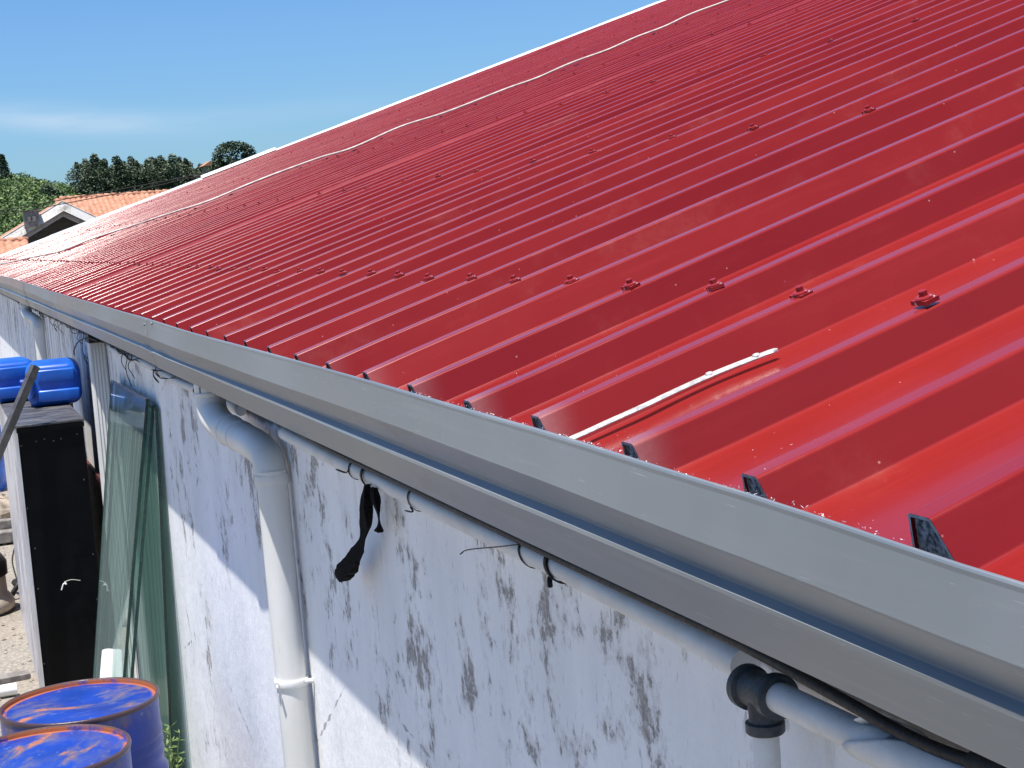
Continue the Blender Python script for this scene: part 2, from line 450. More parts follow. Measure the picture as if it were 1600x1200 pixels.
h = mb.build('hill', M_hill, smooth=True); tag(h, 'green hillside rising behind the houses', 'hill', kind='structure')

# ------------------------------------------------------------------ shed: geometry frame
PHI = R(17); CPH, SPH = math.cos(PHI), math.sin(PHI)
EX, EY, EZ = 0.819, 1.2753, 2.2566
PITCH = 1/3.
RH = .051
def RP(s, y, h):        # s up the slope, h above crest plane
    return Vector((EX + s*CPH - h*SPH, y, EZ + s*SPH + h*CPH))
VERGE_Y = 34.7
RLEN = 19.0
shed = tag(empty('shed', (.93, 1.0, 0)), 'low whitewashed shed under a red trapezoidal sheet metal roof', 'shed')
# wall
mb = MB()
ys = [-2 + .5*i for i in range(71)]
zs = [0, .4, .8, 1.2, 1.6, 2.0, 2.17]
nz_ = len(zs)
mb.add([(.93, y, z) for y in ys for z in zs], [(j*nz_+i, j*nz_+i+1, (j+1)*nz_+i+1, (j+1)*nz_+i) for j in range(len(ys)-1) for i in range(nz_-1)])
mb.box((.93, -2.0, 0), (1.13, -2.2, 2.17)); mb.box((.93, 33.0, 0), (1.13, 33.2, 2.17))
wxe = RP(RLEN, 0, 0)
for yy in (-2.1, 32.9):
    mb.add([(1.13, yy, 0), (wxe.x, yy, 0), (wxe.x, yy, wxe.z-.1), (1.13, yy, 2.2)], [(0, 1, 2, 3)])
wall = mb.build('wall', M_wall); parent_keep(wall, shed)

# roof sheets
YC = {}
def rib_profile(n):
    r = random.Random(n*13+5)
    yc = EY + n*PITCH + r.uniform(-.003, .003); YC[n] = yc
    fr = .017 + r.uniform(-.002, .005) + (.006 if n % 3 == 0 else 0)
    if n == 29: fr += .05
    br = .016
    cw = .0175
    hh = r.uniform(-.0015, .0015) + (.002 if n % 3 == 0 else 0)
    b = .0032
    key = [(yc - cw - fr, -RH, .005), (yc - cw, hh, .0062), (yc + cw, hh, .0055), (yc + cw + br, -RH, .005)]
    far_ = n > 45
    ring_ = [(yc - .14, -RH)] + [(k_[0], k_[1]) for k_ in key] + [(yc + .14, -RH)]
    groups = []; prev = None
    for q, (y, hh_, rad) in enumerate(key):
        A, C_, B = Vector(ring_[q]), Vector((y, hh_)), Vector(ring_[q+2])
        u = (A-C_).normalized(); v = (B-C_).normalized()
        ang = math.acos(max(-1, min(1, u.dot(v)))); t_ = rad / math.tan(ang/2)
        p0, p1 = C_ + u*t_, C_ + v*t_
        ctr = C_ + (u+v).normalized() * rad / math.sin(ang/2)
        ns = 3 if far_ else 6
        a0 = p0 - ctr; a1 = p1 - ctr; tot = a0.angle_signed(a1) if hasattr(a0, 'angle_signed') else 0
        arc = []
        for i_ in range(ns+1):
            f_ = i_/ns
            d_ = (a0*(math.sin((1-f_)*(math.pi-ang))) + a1*(math.sin(f_*(math.pi-ang)))) / math.sin(math.pi-ang)
            arc.append(tuple(ctr + d_))
        if prev: groups.append([prev, arc[0]])
        else: groups.append([None, arc[0]])
        groups.append(arc); prev = arc[-1]
    # side lap step or a stiffening crease on the pan
    e = (yc + cw + br + .034) if n % 3 == 0 else (yc + .150)
    st_ = .0014 if n % 3 == 0 else .0005
    groups.append([prev, (e, -RH)]); groups.append([(e, -RH), (e + .001, -RH + st_)])
    return groups, (e + .001, -RH + st_)
N0, N1 = -9, 99
strips = []; last = (EY + N0*PITCH - .2, -RH)
for n_ in range(N0, N1+1):
    gs, nl = rib_profile(n_)
    if gs[0][1][0] > VERGE_Y - .1: break
    gs[0][0] = last; strips += gs; last = nl
strips.append([last, (VERGE_Y, -RH)])
srows = [0, .12, .25, .5, 1.0, 1.6, 2.4, 3.2, 4.0, 5.0, 6.5, 8, 10, 12, 14, 16, RLEN]
def VY(s): return 32.75 + .10*s
def wav(y, s):
    w = .0022*math.sin(y*2.1 + s*1.3) + .0015*math.sin(y*5.7 - s*2.2 + 1) + .0010*math.sin(y*11.3 + s*4.1)
    return w if s > .1 else w*.3
def rv(s, p):
    y = min(p[0], VY(s)); return RP(s, y, p[1] + wav(p[0], s))
mb = MB()
for st_ in strips:
    q = len(st_); vs = []
    for s in srows: vs += [rv(s, p) for p in st_]
    mb.add(vs, [(j*q+i, j*q+i+1, (j+1)*q+i+1, (j+1)*q+i) for j in range(len(srows)-1) for i in range(q-1)], 0)
prof = [p for st_ in strips for p in st_[:-1]] + [strips[-1][-1]]
m = len(prof)
# sawn edge of the sheet at the eave, 2 mm of bare metal
vs = []
for i, (y, hh) in enumerate(prof):
    w = wav(y, 0)
    vs.append(RP(-.0006, y, hh + w + .0002))
for i, (y, hh) in enumerate(prof):
    w = wav(y, 0)
    a = prof[max(i-1, 0)]; b = prof[min(i+1, m-1)]
    t = Vector((b[0]-a[0], b[1]-a[1])).normalized()
    vs.append(RP(-.0006, y + t.y*.0034, hh + w - t.x*.0034))
mb.add(vs, [(i, m+i, m+i+1, i+1) for i in range(m-1)], 1)
roof = mb.build('roof', [M_red, M_cut], smooth=True)
roof['label'] = 'red corrugated sheet roof with raised ribs'
parent_keep(roof, shed)
# underside insulation board seen as the dark filling of the rib ends
fp = MB()
cw, fr, br = .0168, .0145, .0155
fp.add([(x, y, z) for x in (0, .03) for (y, z) in ((-cw-fr, -RH-.002), (-cw, -.003), (cw, -.003), (cw+br, -RH-.002))],
       [(0, 3, 2, 1), (4, 5, 6, 7), (0, 1, 5, 4), (1, 2, 6, 5), (2, 3, 7, 6), (3, 0, 4, 7)])
cap0 = fp.build('end_filler', M_foam)
cap0.rotation_euler = (0, -PHI, 0)
for n_ in range(-3, 60):
    c = cap0 if n_ == -3 else cap0.copy()
    if c is not cap0: col.objects.link(c)
    p = RP(.004, YC[n_], -.001)
    c.location = p
    c.parent = roof; c.matrix_parent_inverse = roof.matrix_world.inverted()
# back slope and under-board so the roof has a body
mb = MB()
a = RP(.02, -2.1, -RH-.012); b = RP(RLEN, -2.1, -RH-.012)
mb.add([(1.0, -2.1, 2.235), (b.x, -2.1, b.z), (b.x, VERGE_Y, b.z), (1.0, VERGE_Y, 2.235)], [(0, 1, 2, 3)])
top = RP(RLEN, 0, 0)
mb.add([(top.x, -2.1, top.z), (top.x+15, -2.1, top.z-4.6), (top.x+15, VERGE_Y, top.z-4.6), (top.x, VERGE_Y, top.z)], [(0, 1, 2, 3)])
o = mb.build('roof_deck', M_foam); parent_keep(o, shed)
# verge trim and ridge cap
mb = MB()
for i in range(12):
    s0, s1 = i*RLEN/12, (i+1)*RLEN/12 + .05
    dz = .006 * (i % 2) + (0.03 if i == 3 else 0)
    for (ya, ha), (yb, hb) in (((-.08, -.02), (-.03, .025)), ((-.03, .025), (.06, .025)), ((.06, .035), (.065, -.16))):
        mb.add([RP(s0, VY(s0)+ya, ha+dz), RP(s0, VY(s0)+yb, hb+dz), RP(s1, VY(s1)+ya, ha+dz), RP(s1, VY(s1)+yb, hb+dz)], [(0, 1, 3, 2)])
o = mb.build('verge_trim', M_flash); parent_keep(o, roof)
mb = MB()
mb.add([RP(RLEN-.25, -2.1, .02), RP(RLEN, -2.1, .06), RP(RLEN-.25, VERGE_Y, .02), RP(RLEN, VERGE_Y, .06), RP(RLEN, -2.1, .06)+Vector((.3, 0, -.1)), RP(RLEN, VERGE_Y, .06)+Vector((.3, 0, -.1))],
       [(0, 1, 3, 2), (1, 4, 5, 3)])
o = mb.build('ridge_cap', M_red); parent_keep(o, roof)

# roofing screws: washer block, flange and hex head
def screw_mb():
    mb = MB()
    # saddle washer
    mb.box((-.014, -.019, -.002), (.014, .019, .005))
    mb.lathe([(.0145, .005), (.0155, .0065), (.0145, .0085), (.009, .0095), (0.0001, .0095)], (0, 0, 0), 14)
    mb.lathe([(.0075, .0095), (.0078, .010), (.0078, .0165), (.0068, .018), (.0001, .018)], (0, 0, 0), 6)
    return mb
sc0 = screw_mb().build('screw', M_screw)
spots = []
rr_ = random.Random(3)
for n_ in range(-6, 95):
    spots.append((.478 + rr_.uniform(-.012, .012), n_))
for row, s in ((1, 1.706), (2, 3.25), (3, 5.05), (4, 6.9), (5, 8.8), (6, 10.7), (7, 12.6)):
    for n_ in range(-6, 95, 2):
        spots.append((s + rr_.uniform(-.03, .03), n_))
def vis(s, n_):
    p = RP(s, EY+n_*PITCH, 0) - CAM
    zc = p.dot(Vector(CZ)); xc = p.dot(Vector(CX)); yc = p.dot(Vector(CY))
    if zc <= 0: return None
    u, v = 800+2600*xc/zc, 600+2600*yc/zc
    return zc if (-15 < u < 1615 and -15 < v < 1215) else None
inv = [(vis(s, n_), s, n_) for s, n_ in spots]
near_s = sorted([t for t in inv if t[0]])
first = True
def screw_mat(s, n_, r):
    p = RP(s, EY+n_*PITCH, .0012)
    return Matrix.Translation(p) @ Matrix.Rotation(-PHI, 4, 'Y') @ Matrix.Rotation(r.uniform(0, 6.28), 4, 'Z').to_3x3().to_4x4()
for i, (d, s, n_) in enumerate(near_s[:100]):
    c = sc0 if i == 0 else sc0.copy()
    if i: col.objects.link(c)
    p = RP(s, YC.get(n_, EY+n_*PITCH), .0012)
    c.parent = roof; c.matrix_parent_inverse = roof.matrix_world.inverted()
    c.location = p; c.rotation_euler = (0, -PHI, rr_.uniform(-.25, .25)); c.scale = (.85, .85, .9)
mb = MB(); base_ = screw_mb()
for d, s, n_ in near_s[100:]:
    mt = Matrix.Translation(RP(s, EY+n_*PITCH, .0012)) @ Matrix.Rotation(-PHI, 4, 'Y') @ Matrix.Scale(.8, 4)
    mb.add([mt @ Vector(v) for v in base_.v], base_.f)
o = mb.build('screw', M_screw); o['kind'] = 'stuff'; o['label'] = 'far rows of small roofing screws on the ribs'
parent_keep(o, roof)

# ------------------------------------------------------------------ gutter
LIP = [(-2, -.022), (1.0, -.022), (1.5, -.014), (2.1, -.009), (3, -.006), (5, -.010), (6.5, -.006), (9, -.003), (11, -.003), (12.5, .008), (14, .012), (16, .02), (20, .004), (33, 0)]
gprof = [(.7485, 2.262), (.7490, 2.2740), (.7476, 2.2778), (.7450, 2.2800), (.7425, 2.2803), (.7405, 2.2790), (.7396, 2.2765), (.7400, 2.2720),
         (.7352, 2.2170), (.7348, 2.2135), (.7360, 2.2105), (.7562, 2.1680), (.7570, 2.1650), (.7458, 2.1560), (.7452, 2.1532),
         (.7640, 2.0985), (.7652, 2.0955), (.7690, 2.0945), (.905, 2.0960), (.9080, 2.0990), (.9080, 2.185), (.94, 2.19)]
wts = [1]*8 + [.8, .8, .8, .3, .3, .1, .1] + [0]*7
def gfn(off, y0, y1):
    r = random.Random(int(y0*10)+2)
    ph = [r.uniform(0, 6) for _ in range(4)]
    def f(x, y, z, i):
        dz = lerp_table(LIP, y) * wts[i]
        dx = (.0012*math.sin(y*1.7+ph[0]+z*20) + .0007*math.sin(y*4.9+ph[1]) if i < 17 else 0) * (.3 if i < 11 else (1 if i < 14 else .25))
        lz = .0012*math.sin(y*3.1+ph[2]+i*.7)
        # dents close to the joints
        for yj in (6.1, 13.8):
            e = math.exp(-((y-yj)/.35)**2)
            if 10 < i < 14: dx += .005*e*math.sin((y-yj)*14+i)
        e = math.exp(-((y-5.6)/.5)**2)
        if i in (12, 13): dz -= .004*e
        return (x - off*(1 if i < 17 else 0) + dx, y, z + dz + lz*(.5 if i < 18 else 0) - (off if 14 <= i <= 18 else 0))
    return f
for gi, (y0, y1, off) in enumerate(((-1.9, 6.14, .0022), (6.06, 13.86, 0.0), (13.76, 33.15, .0022))):
    mb = MB()
    steps = int((y1-y0)/.12)
    mb.extrude(gprof, [y0 + (y1-y0)*i/steps for i in range(steps+1)], gfn(off, y0, y1))
    o = mb.build('gutter', M_gut, smooth=True, angle=28)
    o['label'] = ('nearest length of folded aluminium gutter', 'middle length of gutter with dented ledge', 'farthest length of gutter')[gi]
    parent_keep(o, shed)

for yj in (6.10, 13.81):
    gg = gfn(.0034, 0, 99)
    mb = MB()
    vs = []
    rj = random.Random(int(yj))
    for y in (yj-.004, yj+.004):
        for i, (x, z) in enumerate(gprof[2:18]):
            p = gg(x, y, z, i+2); vs.append((p[0]-.0008, p[1]+rj.uniform(-.002, .002) + .05*(2.28-z), p[2]))
    n = 16
    mb.add(vs, [(i, i+1, n+i+1, n+i) for i in range(n-1)])
    o = mb.build('joint_sealant', M_foam); parent_keep(o, shed)
for (y, zz_) in ((6.16, 2.25), (6.17, 2.13), (13.9, 2.25), (13.9, 2.13), (5.95, 2.262)):
    mb = MB(); xx_ = .738 if zz_ > 2.2 else .7695
    mb.tube([(xx_, y, zz_), (xx_-.0045, y, zz_), (xx_-.006, y, zz_)], [.005, .005, .002], 10)
    o = mb.build('gutter_rivet', M_gut, smooth=True); parent_keep(o, shed)

# ------------------------------------------------------------------ downpipes
def ring(mb, c, axis, r, w, tube=.0, seg=28, rr=None):
    c = Vector(c); a = Vector(axis).normalized()
    mb.tube([c - a*w/2, c - a*w*.42, c + a*w*.42, c + a*w/2], [r*.985, r, r, r*.985], seg)
def downpipe(dy):
    t = empty('downpipe', (.875, 4.68+dy, 0)); t.parent = shed; t.matrix_parent_inverse = Matrix.Translation(-Vector(shed.location))
    t['label'] = 'round white plastic downpipe with offset elbows' 
    def A(mb, name, mat, **k):
        o = mb.build(name, mat, smooth=True, angle=40, **k); parent_keep2(o, t); return o
    mb = MB()
    mb.tube([(.874, 4.66+dy, 0.0), (.874, 4.66+dy, .9), (.874, 4.675+dy, 1.5), (.875, 4.69+dy, 1.875)], .0445, 32)
    A(mb, 'pipe', M_pvc)
    mb = MB()
    P = bez([(.822, 5.345+dy, 2.095), (.822, 5.342+dy, 2.03), (.824, 5.31+dy, 1.985), (.833, 5.22+dy, 1.958), (.845, 5.09+dy, 1.948)], 7)
    mb.tube(P, .0478, 32)
    ring(mb, (.822, 5.344+dy, 2.052), (0, 0, 1), .0505, .012)
    ring(mb, P[-3], P[-1]-P[-3], .0500, .02)
    A(mb, 'elbow', M_pvc)
    mb = MB()
    P = bez([(.842, 5.12+dy, 1.951), (.853, 4.99+dy, 1.942), (.866, 4.83+dy, 1.932), (.874, 4.735+dy, 1.912), (.875, 4.70+dy, 1.875), (.875, 4.692+dy, 1.835)], 7)
    mb.tube(P, .0470, 32)
    ring(mb, (.875, 4.693+dy, 1.850), (0, 0, 1), .0490, .03)
    ring(mb, P[6], P[8]-P[6], .0492, .012)
    A(mb, 'elbow', M_pvc)
    mb = MB()
    zc = 1.262
    ring(mb, (.874, 4.668+dy, zc), (0, 0, 1), .0495, .020)
    mb.tube([(.905, 4.64+dy, zc), (.93, 4.62+dy, zc+.004)], .007, 10)
    mb.box((.820, 4.640+dy, zc-.008), (.830, 4.650+dy, zc+.010))
    mb.tube([(.826, 4.638+dy, zc), (.822, 4.622+dy, zc-.002)], .0035, 8)
    A(mb, 'pipe_clip', M_whitepipe)
    # grey spigot that drops from the gutter into the elbow
    mb = MB(); mb.box((.785, 5.31+dy, 2.055), (.858, 5.40+dy, 2.094))
    o = mb.build('outlet', M_gut); parent_keep2(o, t)
    return t
def parent_keep2(o, p):
    o.parent = p; o.matrix_parent_inverse = Matrix.Translation(-Vector(p.location))
downpipe(0); d2 = downpipe(10.05); d2['label'] = 'far round white downpipe below the second gutter joint'
t = empty('downpipe', (.88, 9.5, 0)); t.parent = shed; t.matrix_parent_inverse = Matrix.Translation(-Vector(shed.location))
t['label'] = 'fluted rectangular pale downpipe beside the glass sheets'
mb = MB()
pf = []
x0, x1, y0, y1 = .838, .926, 9.46, 9.60
nfl = 5
for i in range(nfl):
    a = x0 + (x1-x0)*i/nfl; b = x0 + (x1-x0)*(i+.62)/nfl; c = x0 + (x1-x0)*(i+.8)/nfl
    pf += [(a, y0), (b, y0), (c-.004, y0+.006), (c+.006, y0+.006)]
pf += [(x1, y0), (x1, y1), (x0, y1)]
for i in range(4):
    b = y1 - (y1-y0)*(i+.4)/4.5; pf += [(x0, b), (x0+.005, b-.006), (x0+.005, b-.014), (x0, b-.02)]
n = len(pf)
vs = [(x - .012*(2.0-z), y - .09*(2.0-z) + .20, z) for z in (0.0, 1.0, 2.095) for x, y in pf]
mb.add(vs, [(j*n+i, j*n+(i+1) % n, (j+1)*n+(i+1) % n, (j+1)*n+i) for j in range(2) for i in range(n)])
o = mb.build('pipe', M_pvc); parent_keep2(o, t)
mb = MB(); mb.box((.83, 9.60, 2.0), (.93, 9.83, 2.05)); o = bevel(mb.build('bracket', M_black), .004); parent_keep2(o, t)

# ------------------------------------------------------------------ conduit on the wall
def cz(y): return 1.986 + .004*math.sin(y*1.3)
t = tag(empty('conduit', (.908, 1.8, 1.98)), 'long pale plastic conduit strapped to the wall under the gutter', 'conduit')
mb = MB()
P = [(.910, 4.62 - (4.62-1.86)*i/24, cz(4.62 - (4.62-1.86)*i/24) - max(0, (2.4-(4.62-(4.62-1.86)*i/24)))*.02) for i in range(25)]
mb.tube(P, .0185, 24)
o = mb.build('pipe', M_cond, smooth=True, angle=40); parent_keep2(o, t)
mb = MB()
e0 = Vector(P[-1])
mb.tube([e0+Vector((0, .05, .001)), e0+Vector((0, .03, .001)), e0, e0+Vector((0, -.035, -.001)), e0+Vector((0, -.035, -.001)), e0+Vector((0, .02, 0))],
        [.0187, .0215, .0215, .0215, .0185, .0180], 24, cap=False)
o = mb.build('socket_end', M_cond, smooth=True, angle=40); parent_keep2(o, t)
mb = MB(); mb.tube([e0+Vector((0, .004, 0)), e0+Vector((0, -.006, 0))], .0184, 20)  # black disc stands in for the shade inside the open pipe end
o = mb.build('bore_shade', M_black); parent_keep2(o, t)
# far lengths of conduit, beyond the downpipes
t = tag(empty('conduit', (.908, 7.4, 1.99)), 'pale conduit between the round downpipe and the fluted downpipe', 'conduit')
mb = MB(); mb.tube([(.910, 5.3 + i*.3, 1.990+.005*math.sin(i)) for i in range(14)], .0175, 16)
o = mb.build('pipe', M_cond, smooth=True, angle=40); parent_keep2(o, t)

# branch: black tee with grey pipes
t = tag(empty('branch_pipe', (.866, 1.70, 1.98)), 'black tee fitting joining a grey drop pipe and a short grey pipe', 'pipe')
TX, TY, TZ = .866, 1.698, 1.983
mb = MB()
mb.tube([(TX, TY+.042, TZ-.003), (TX, TY+.040, TZ-.003), (TX, TY+.028, TZ-.003), (TX, TY+.026, TZ-.002), (TX, TY, TZ), (TX, TY-.026, TZ+.002), (TX, TY-.028, TZ+.002), (TX, TY-.040, TZ+.003), (TX, TY-.042, TZ+.003)],
        [.0245, .0268, .0268, .0222, .0218, .0222, .0268, .0268, .0245], 28)
mb.tube([(TX, TY-.002, TZ), (TX, TY-.002, TZ-.028), (TX, TY-.002, TZ-.034), (TX, TY-.002, TZ-.036), (TX, TY-.002, TZ-.047), (TX, TY-.002, TZ-.049)],
        [.0205, .0185, .0190, .0232, .0232, .0215], 28)
o = mb.build('tee_fitting', M_tee, smooth=True, angle=45); parent_keep2(o, t)
mb = MB(); mb.tube([(TX, TY-.002, TZ-.04), (TX, TY-.002, 0)], .0158, 20)
o = mb.build('drop_pipe', M_cond, smooth=True, angle=40); parent_keep2(o, t)
mb = MB(); mb.tube([(TX, TY-.035, TZ+.003), (TX, 1.42, 1.990)], .0178, 22)
o = mb.build('stub_pipe', M_cond, smooth=True, angle=40); parent_keep2(o, t)
# broken larger sleeve
t = tag(empty('broken_sleeve', (.866, 1.2, 1.99)), 'cracked grey pipe sleeve with a torn open end at the right corner', 'pipe sleeve')
mb = MB()
seg = 30; rows = 18; vs = []
rq = random.Random(5)
for j in range(rows):
    for kk in range(seg):
        a = 2*math.pi*kk/seg
        # torn end: top of the sleeve is missing towards the wall side
        cut = .0 + .10*max(0, math.sin(a))**1.5*(1 if math.cos(a) < .6 else .5) + .006*math.sin(a*5)+rq.uniform(-.0012, .0012)*(j == 0)
        y = 1.475 - cut*(1 - j/(rows-1.0))**1.2 - (.87)*(j/(rows-1.0))**1.4
        vs.append((TX + .0235*math.cos(a), y, 1.990 + .02*(1.475-y) + .0235*math.sin(a)))
mb.add(vs, [(j*seg+k2, j*seg+(k2+1) % seg, (j+1)*seg+(k2+1) % seg, (j+1)*seg+k2) for j in range(rows-1) for k2 in range(seg)])
o = mb.build('sleeve_shell', M_cond, smooth=True, angle=60); so = o.modifiers.new('s', 'SOLIDIFY'); so.thickness = .0022
parent_keep2(o, t)
mb = MB()
P = bez([(TX-.012, 1.468, 2.010), (TX-.004, 1.44, 2.018), (TX+.01, 1.405, 2.016), (TX+.016, 1.37, 2.006)], 6)
vs = []
for i, p in enumerate(P):
    w = .010*math.sin(math.pi*min(1, (i+1.5)/len(P)))+.003
    vs += [p+Vector((-w*.5, 0, w*.5)), p+Vector((w, 0, -w*.4))]
mb.add(vs, [(2*i, 2*i+1, 2*i+3, 2*i+2) for i in range(len(P)-1)])
o = mb.build('torn_flap', M_cond, smooth=True); so = o.modifiers.new('s', 'SOLIDIFY'); so.thickness = .002; parent_keep2(o, t)

# black supply cable under the gutter
mb = MB()
P = bez([(.900, 4.6, 2.02), (.893, 4.0, 2.011), (.893, 3.4, 2.012), (.894, 2.9, 2.010), (.892, 2.4, 2.011), (.876, 1.98, 2.022), (.862, 1.70, 2.030), (.858, 1.52, 2.026), (.857, 1.38, 2.021), (.860, 1.30, 2.022), (.864, 1.2, 2.030), (.87, .9, 2.04), (.88, .3, 2.05)], 8)
mb.tube(P, .0068, 12)
o = mb.build('power_cable', M_black, smooth=True); tag(o, 'thick black cable running just under the near gutter', 'cable')
mb = MB()
mb.tube([(.8605, 1.275, 2.024), (.861, 1.27, 2.024), (.864, 1.20, 2.029), (.868, 1.05, 2.035)], [.008, .0135, .0145, .0145], 16)
o = mb.build('cable_sleeve', M_black, smooth=True, angle=40); tag(o, 'short black joint sleeve around the cable at the bottom right corner', 'cable joint')

# ties around the near conduit
def tie(y, r=.0225, w=.0035, th=.0018, tilt=0., tail=None, arc=(-.1, 1.1), name='cable_tie', mat=M_tie):
    mb = MB(); vs = []; n = 26
    for i in range(n+1):
        a = math.pi*(arc[0] + (arc[1]-arc[0])*i/n)*2*.5 + math.pi*.5
        c = Vector((.910, y + tilt*math.sin(a), cz(y)))
        d = Vector((math.cos(a), 0, math.sin(a)))
        for (rr__, ww) in ((r, -w), (r+th, -w), (r+th, w), (r, w)):
            vs.append(c + d*rr__ + Vector((0, ww, 0)))
    mb.add(vs, [(4*i+q, 4*i+(q+1) % 4, 4*(i+1)+(q+1) % 4, 4*(i+1)+q) for i in range(n) for q in range(4)] + [(0, 1, 2, 3), (4*n+3, 4*n+2, 4*n+1, 4*n)])
    if tail: mb.tube(bez(tail, 5), [w*.8]*(5*(len(tail)-1)) + [w*.35], 6, squash=.5)
    return mb
GT = 'black ties holding the conduit'
o = tie(3.79, .020, .0035, tilt=.01, tail=[(.89, 3.79, 1.985), (.884, 3.80, 1.978), (.875, 3.86, 1.98)]).build('cable_tie', M_tie, smooth=True, angle=40)
tag(o, 'thin black tie on the conduit just left of the hanging black strip', 'cable tie', GT)
o = tie(3.66, .0215, .006, .003, tilt=.02).build('cable_tie', M_tie, smooth=True, angle=40)
tag(o, 'thick black loop on the conduit that the black strip hangs from', 'cable tie', GT)
o = tie(3.28, .020, .0028, tilt=.02, tail=[(.888, 3.26, 1.973), (.886, 3.24, 1.966), (.883, 3.29, 1.962)]).build('cable_tie', M_tie, smooth=True, angle=40)
tag(o, 'thin black tie on the conduit just right of the hanging black strip', 'cable tie', GT)
o = tie(2.60, .0195, .0028, tilt=.02, tail=[(.889, 2.60, 2.004), (.880, 2.68, 1.988), (.862, 2.80, 1.965), (.855, 2.83, 1.952)]).build('cable_tie', M_tie, smooth=True, angle=40)
tag(o, 'black cable tie with a long loose tail pointing left', 'cable tie', GT)
o = tie(2.47, .020, .006, .003, tilt=.02, tail=[(.894, 2.47, 1.972), (.89, 2.462, 1.966), (.888, 2.455, 1.958)]).build('cable_tie', M_wire, smooth=True, angle=40)
tag(o, 'brownish strap around the conduit nearest the black tee', 'cable tie', GT)

# hanging torn black strip
mb = MB()
def ribbon(pts, ws, th=.004, seedv=1):
    r = random.Random(seedv); P = bez(pts, 7); n = len(P); vs = []
    for i, p in enumerate(P):
        t_ = i/(n-1); w = lerp_table(ws, t_) * (1 + r.uniform(-.10, .10))
        a = .5*math.sin(t_*5+seedv)
        d = Vector((.28*math.sin(a), .96, .0)); q = Vector((th*.5*(1+.8*math.sin(t_*9)), 0, 0))
        vs += [p - d*w - q, p + d*w - q, p + d*w + q, p - d*w + q]
    return vs, [(4*i+q, 4*i+(q+1) % 4, 4*(i+1)+(q+1) % 4, 4*(i+1)+q) for i in range(n-1) for q in range(4)] + [(0, 1, 2, 3), (4*n-1, 4*n-2, 4*n-3, 4*n-4)]
vs, fs = ribbon([(.885, 3.60, 1.975), (.880, 3.605, 1.93), (.879, 3.62, 1.89), (.876, 3.66, 1.84), (.874, 3.75, 1.785), (.872, 3.84, 1.735), (.872, 3.90, 1.705)],
                [(0, .010), (.12, .022), (.33, .026), (.48, .017), (.62, .036), (.8, .054), (.95, .050), (1, .034)], .012, 2)
mb.add(vs, fs)
vs, fs = ribbon([(.886, 3.55, 1.975), (.884, 3.525, 1.935), (.885, 3.52, 1.895), (.885, 3.535, 1.878)], [(0, .012), (.3, .017), (.8, .012), (1, .015)], .008, 5)
mb.add(vs, fs)
r = random.Random(4)
for i in range(14):     # frayed end
    b = Vector((.872, 3.86+.085*r.random(), 1.712-.0*r.random()))
    mb.tube([b, b+Vector((r.uniform(-.003, .003), r.uniform(-.004, .02), -r.uniform(.006, .016)))], [.0016, .0005], 5)
o = mb.build('torn_strip', M_cloth); tag(o, 'torn black fabric strip hanging from the conduit against the wall', 'fabric strip')

# tangled thin wires along the wall top
t = tag(empty('wire_bundle', (.905, 9, 2.0)), 'tangled thin black wires running along the wall top under the far gutter', 'wires')
r = random.Random(11)
for q in range(4):
    mb = MB(); pts = []
    for i in range(64):
        y = 5.5 + i*.22
        sag = .018*math.sin(y*1.9+q) + .010*math.sin(y*4.3+q*2)
        pts.append((.895 + r.uniform(-.012, .012), y, 2.045 + sag + r.uniform(-.012, .012) - .012*q + (-.015 if 7 < y < 9.5 else 0)))
    mb.tube(bez(pts, 2), .0042 if q < 2 else .0026, 6)
    o = mb.build('wire', M_wire, smooth=True); parent_keep2(o, t)
for q, (y, L, sp) in enumerate(((7.18, .075, .03), (8.25, .17, .01), (8.42, .10, .02), (10.6, .20, .02), (10.9, .09, .05), (12.4, .09, .04), (12.9, .10, .03), (6.06, .05, .03), (13.3, .07, .03), (16.2, .08, .05), (17.5, .1, .05), (8.1, .12, .03), (9.9, .13, .05))):
    mb = MB(); p0 = Vector((.895, y, 2.02)); pts = [p0]
    for i in range(5):
        pts.append(p0 + Vector((-.008-.012*math.sin(i), sp*math.sin(i*1.8+q) + r.uniform(-.01, .01), -L*(i+1)/5)))
    if q % 3 == 0: pts += [pts[-1]+Vector((-.01, .07, .02)), pts[-1]+Vector((-.012, .03, .055)), pts[-1]+Vector((0, -.04, .03))]
    mb.tube(bez(pts, 4), .0022, 6)
    o = mb.build('loose_end', M_wire, smooth=True); parent_keep2(o, t)
mb = MB(); mb.tube(bez([(.86, 9.35, 2.02), (.83, 9.62, 2.03), (.80, 9.9, 2.0), (.79, 10.15, 1.94), (.80, 10.3, 1.90)], 5), .004, 7)
o = mb.build('loose_end', M_black, smooth=True); parent_keep2(o, t)

# ------------------------------------------------------------------ things on the roof
def roofpt(s, y, hgt): return RP(s, y, hgt)
mb = MB()
cp = [(19.0, 17.2), (17.2, 16.9), (15.5, 17.1), (13.6, 16.8), (11.8, 17.0), (10.2, 16.7), (8.9, 16.85), (8.18, 16.72), (7.75, 16.8), (7.2, 16.4), (6.71, 16.1), (6.4, 16.2), (5.85, 15.9), (5.5, 16.05), (5.04, 15.75), (4.51, 16.16), (4.18, 16.8), (3.48, 16.25),
      (3.3, 17.1), (2.68, 17.4), (2.11, 17.15), (1.8, 17.6), (1.51, 19.0), (1.1, 19.4), (.75, 20.2), (.49, 21.8), (.3, 25.0), (.2, 27.5), (.05, 30.5)]
pts = [RP(s, y, .014 + .022*abs(math.sin(i*1.7))) for i, (s, y) in enumerate(cp)]
P = bez(pts, 6)
mb.tube(P, .0105, 8)
o = mb.build('roof_cable', M_lightcable, smooth=True); tag(o, 'long wavy pale cable lying across the ribs of the red roof', 'cable')
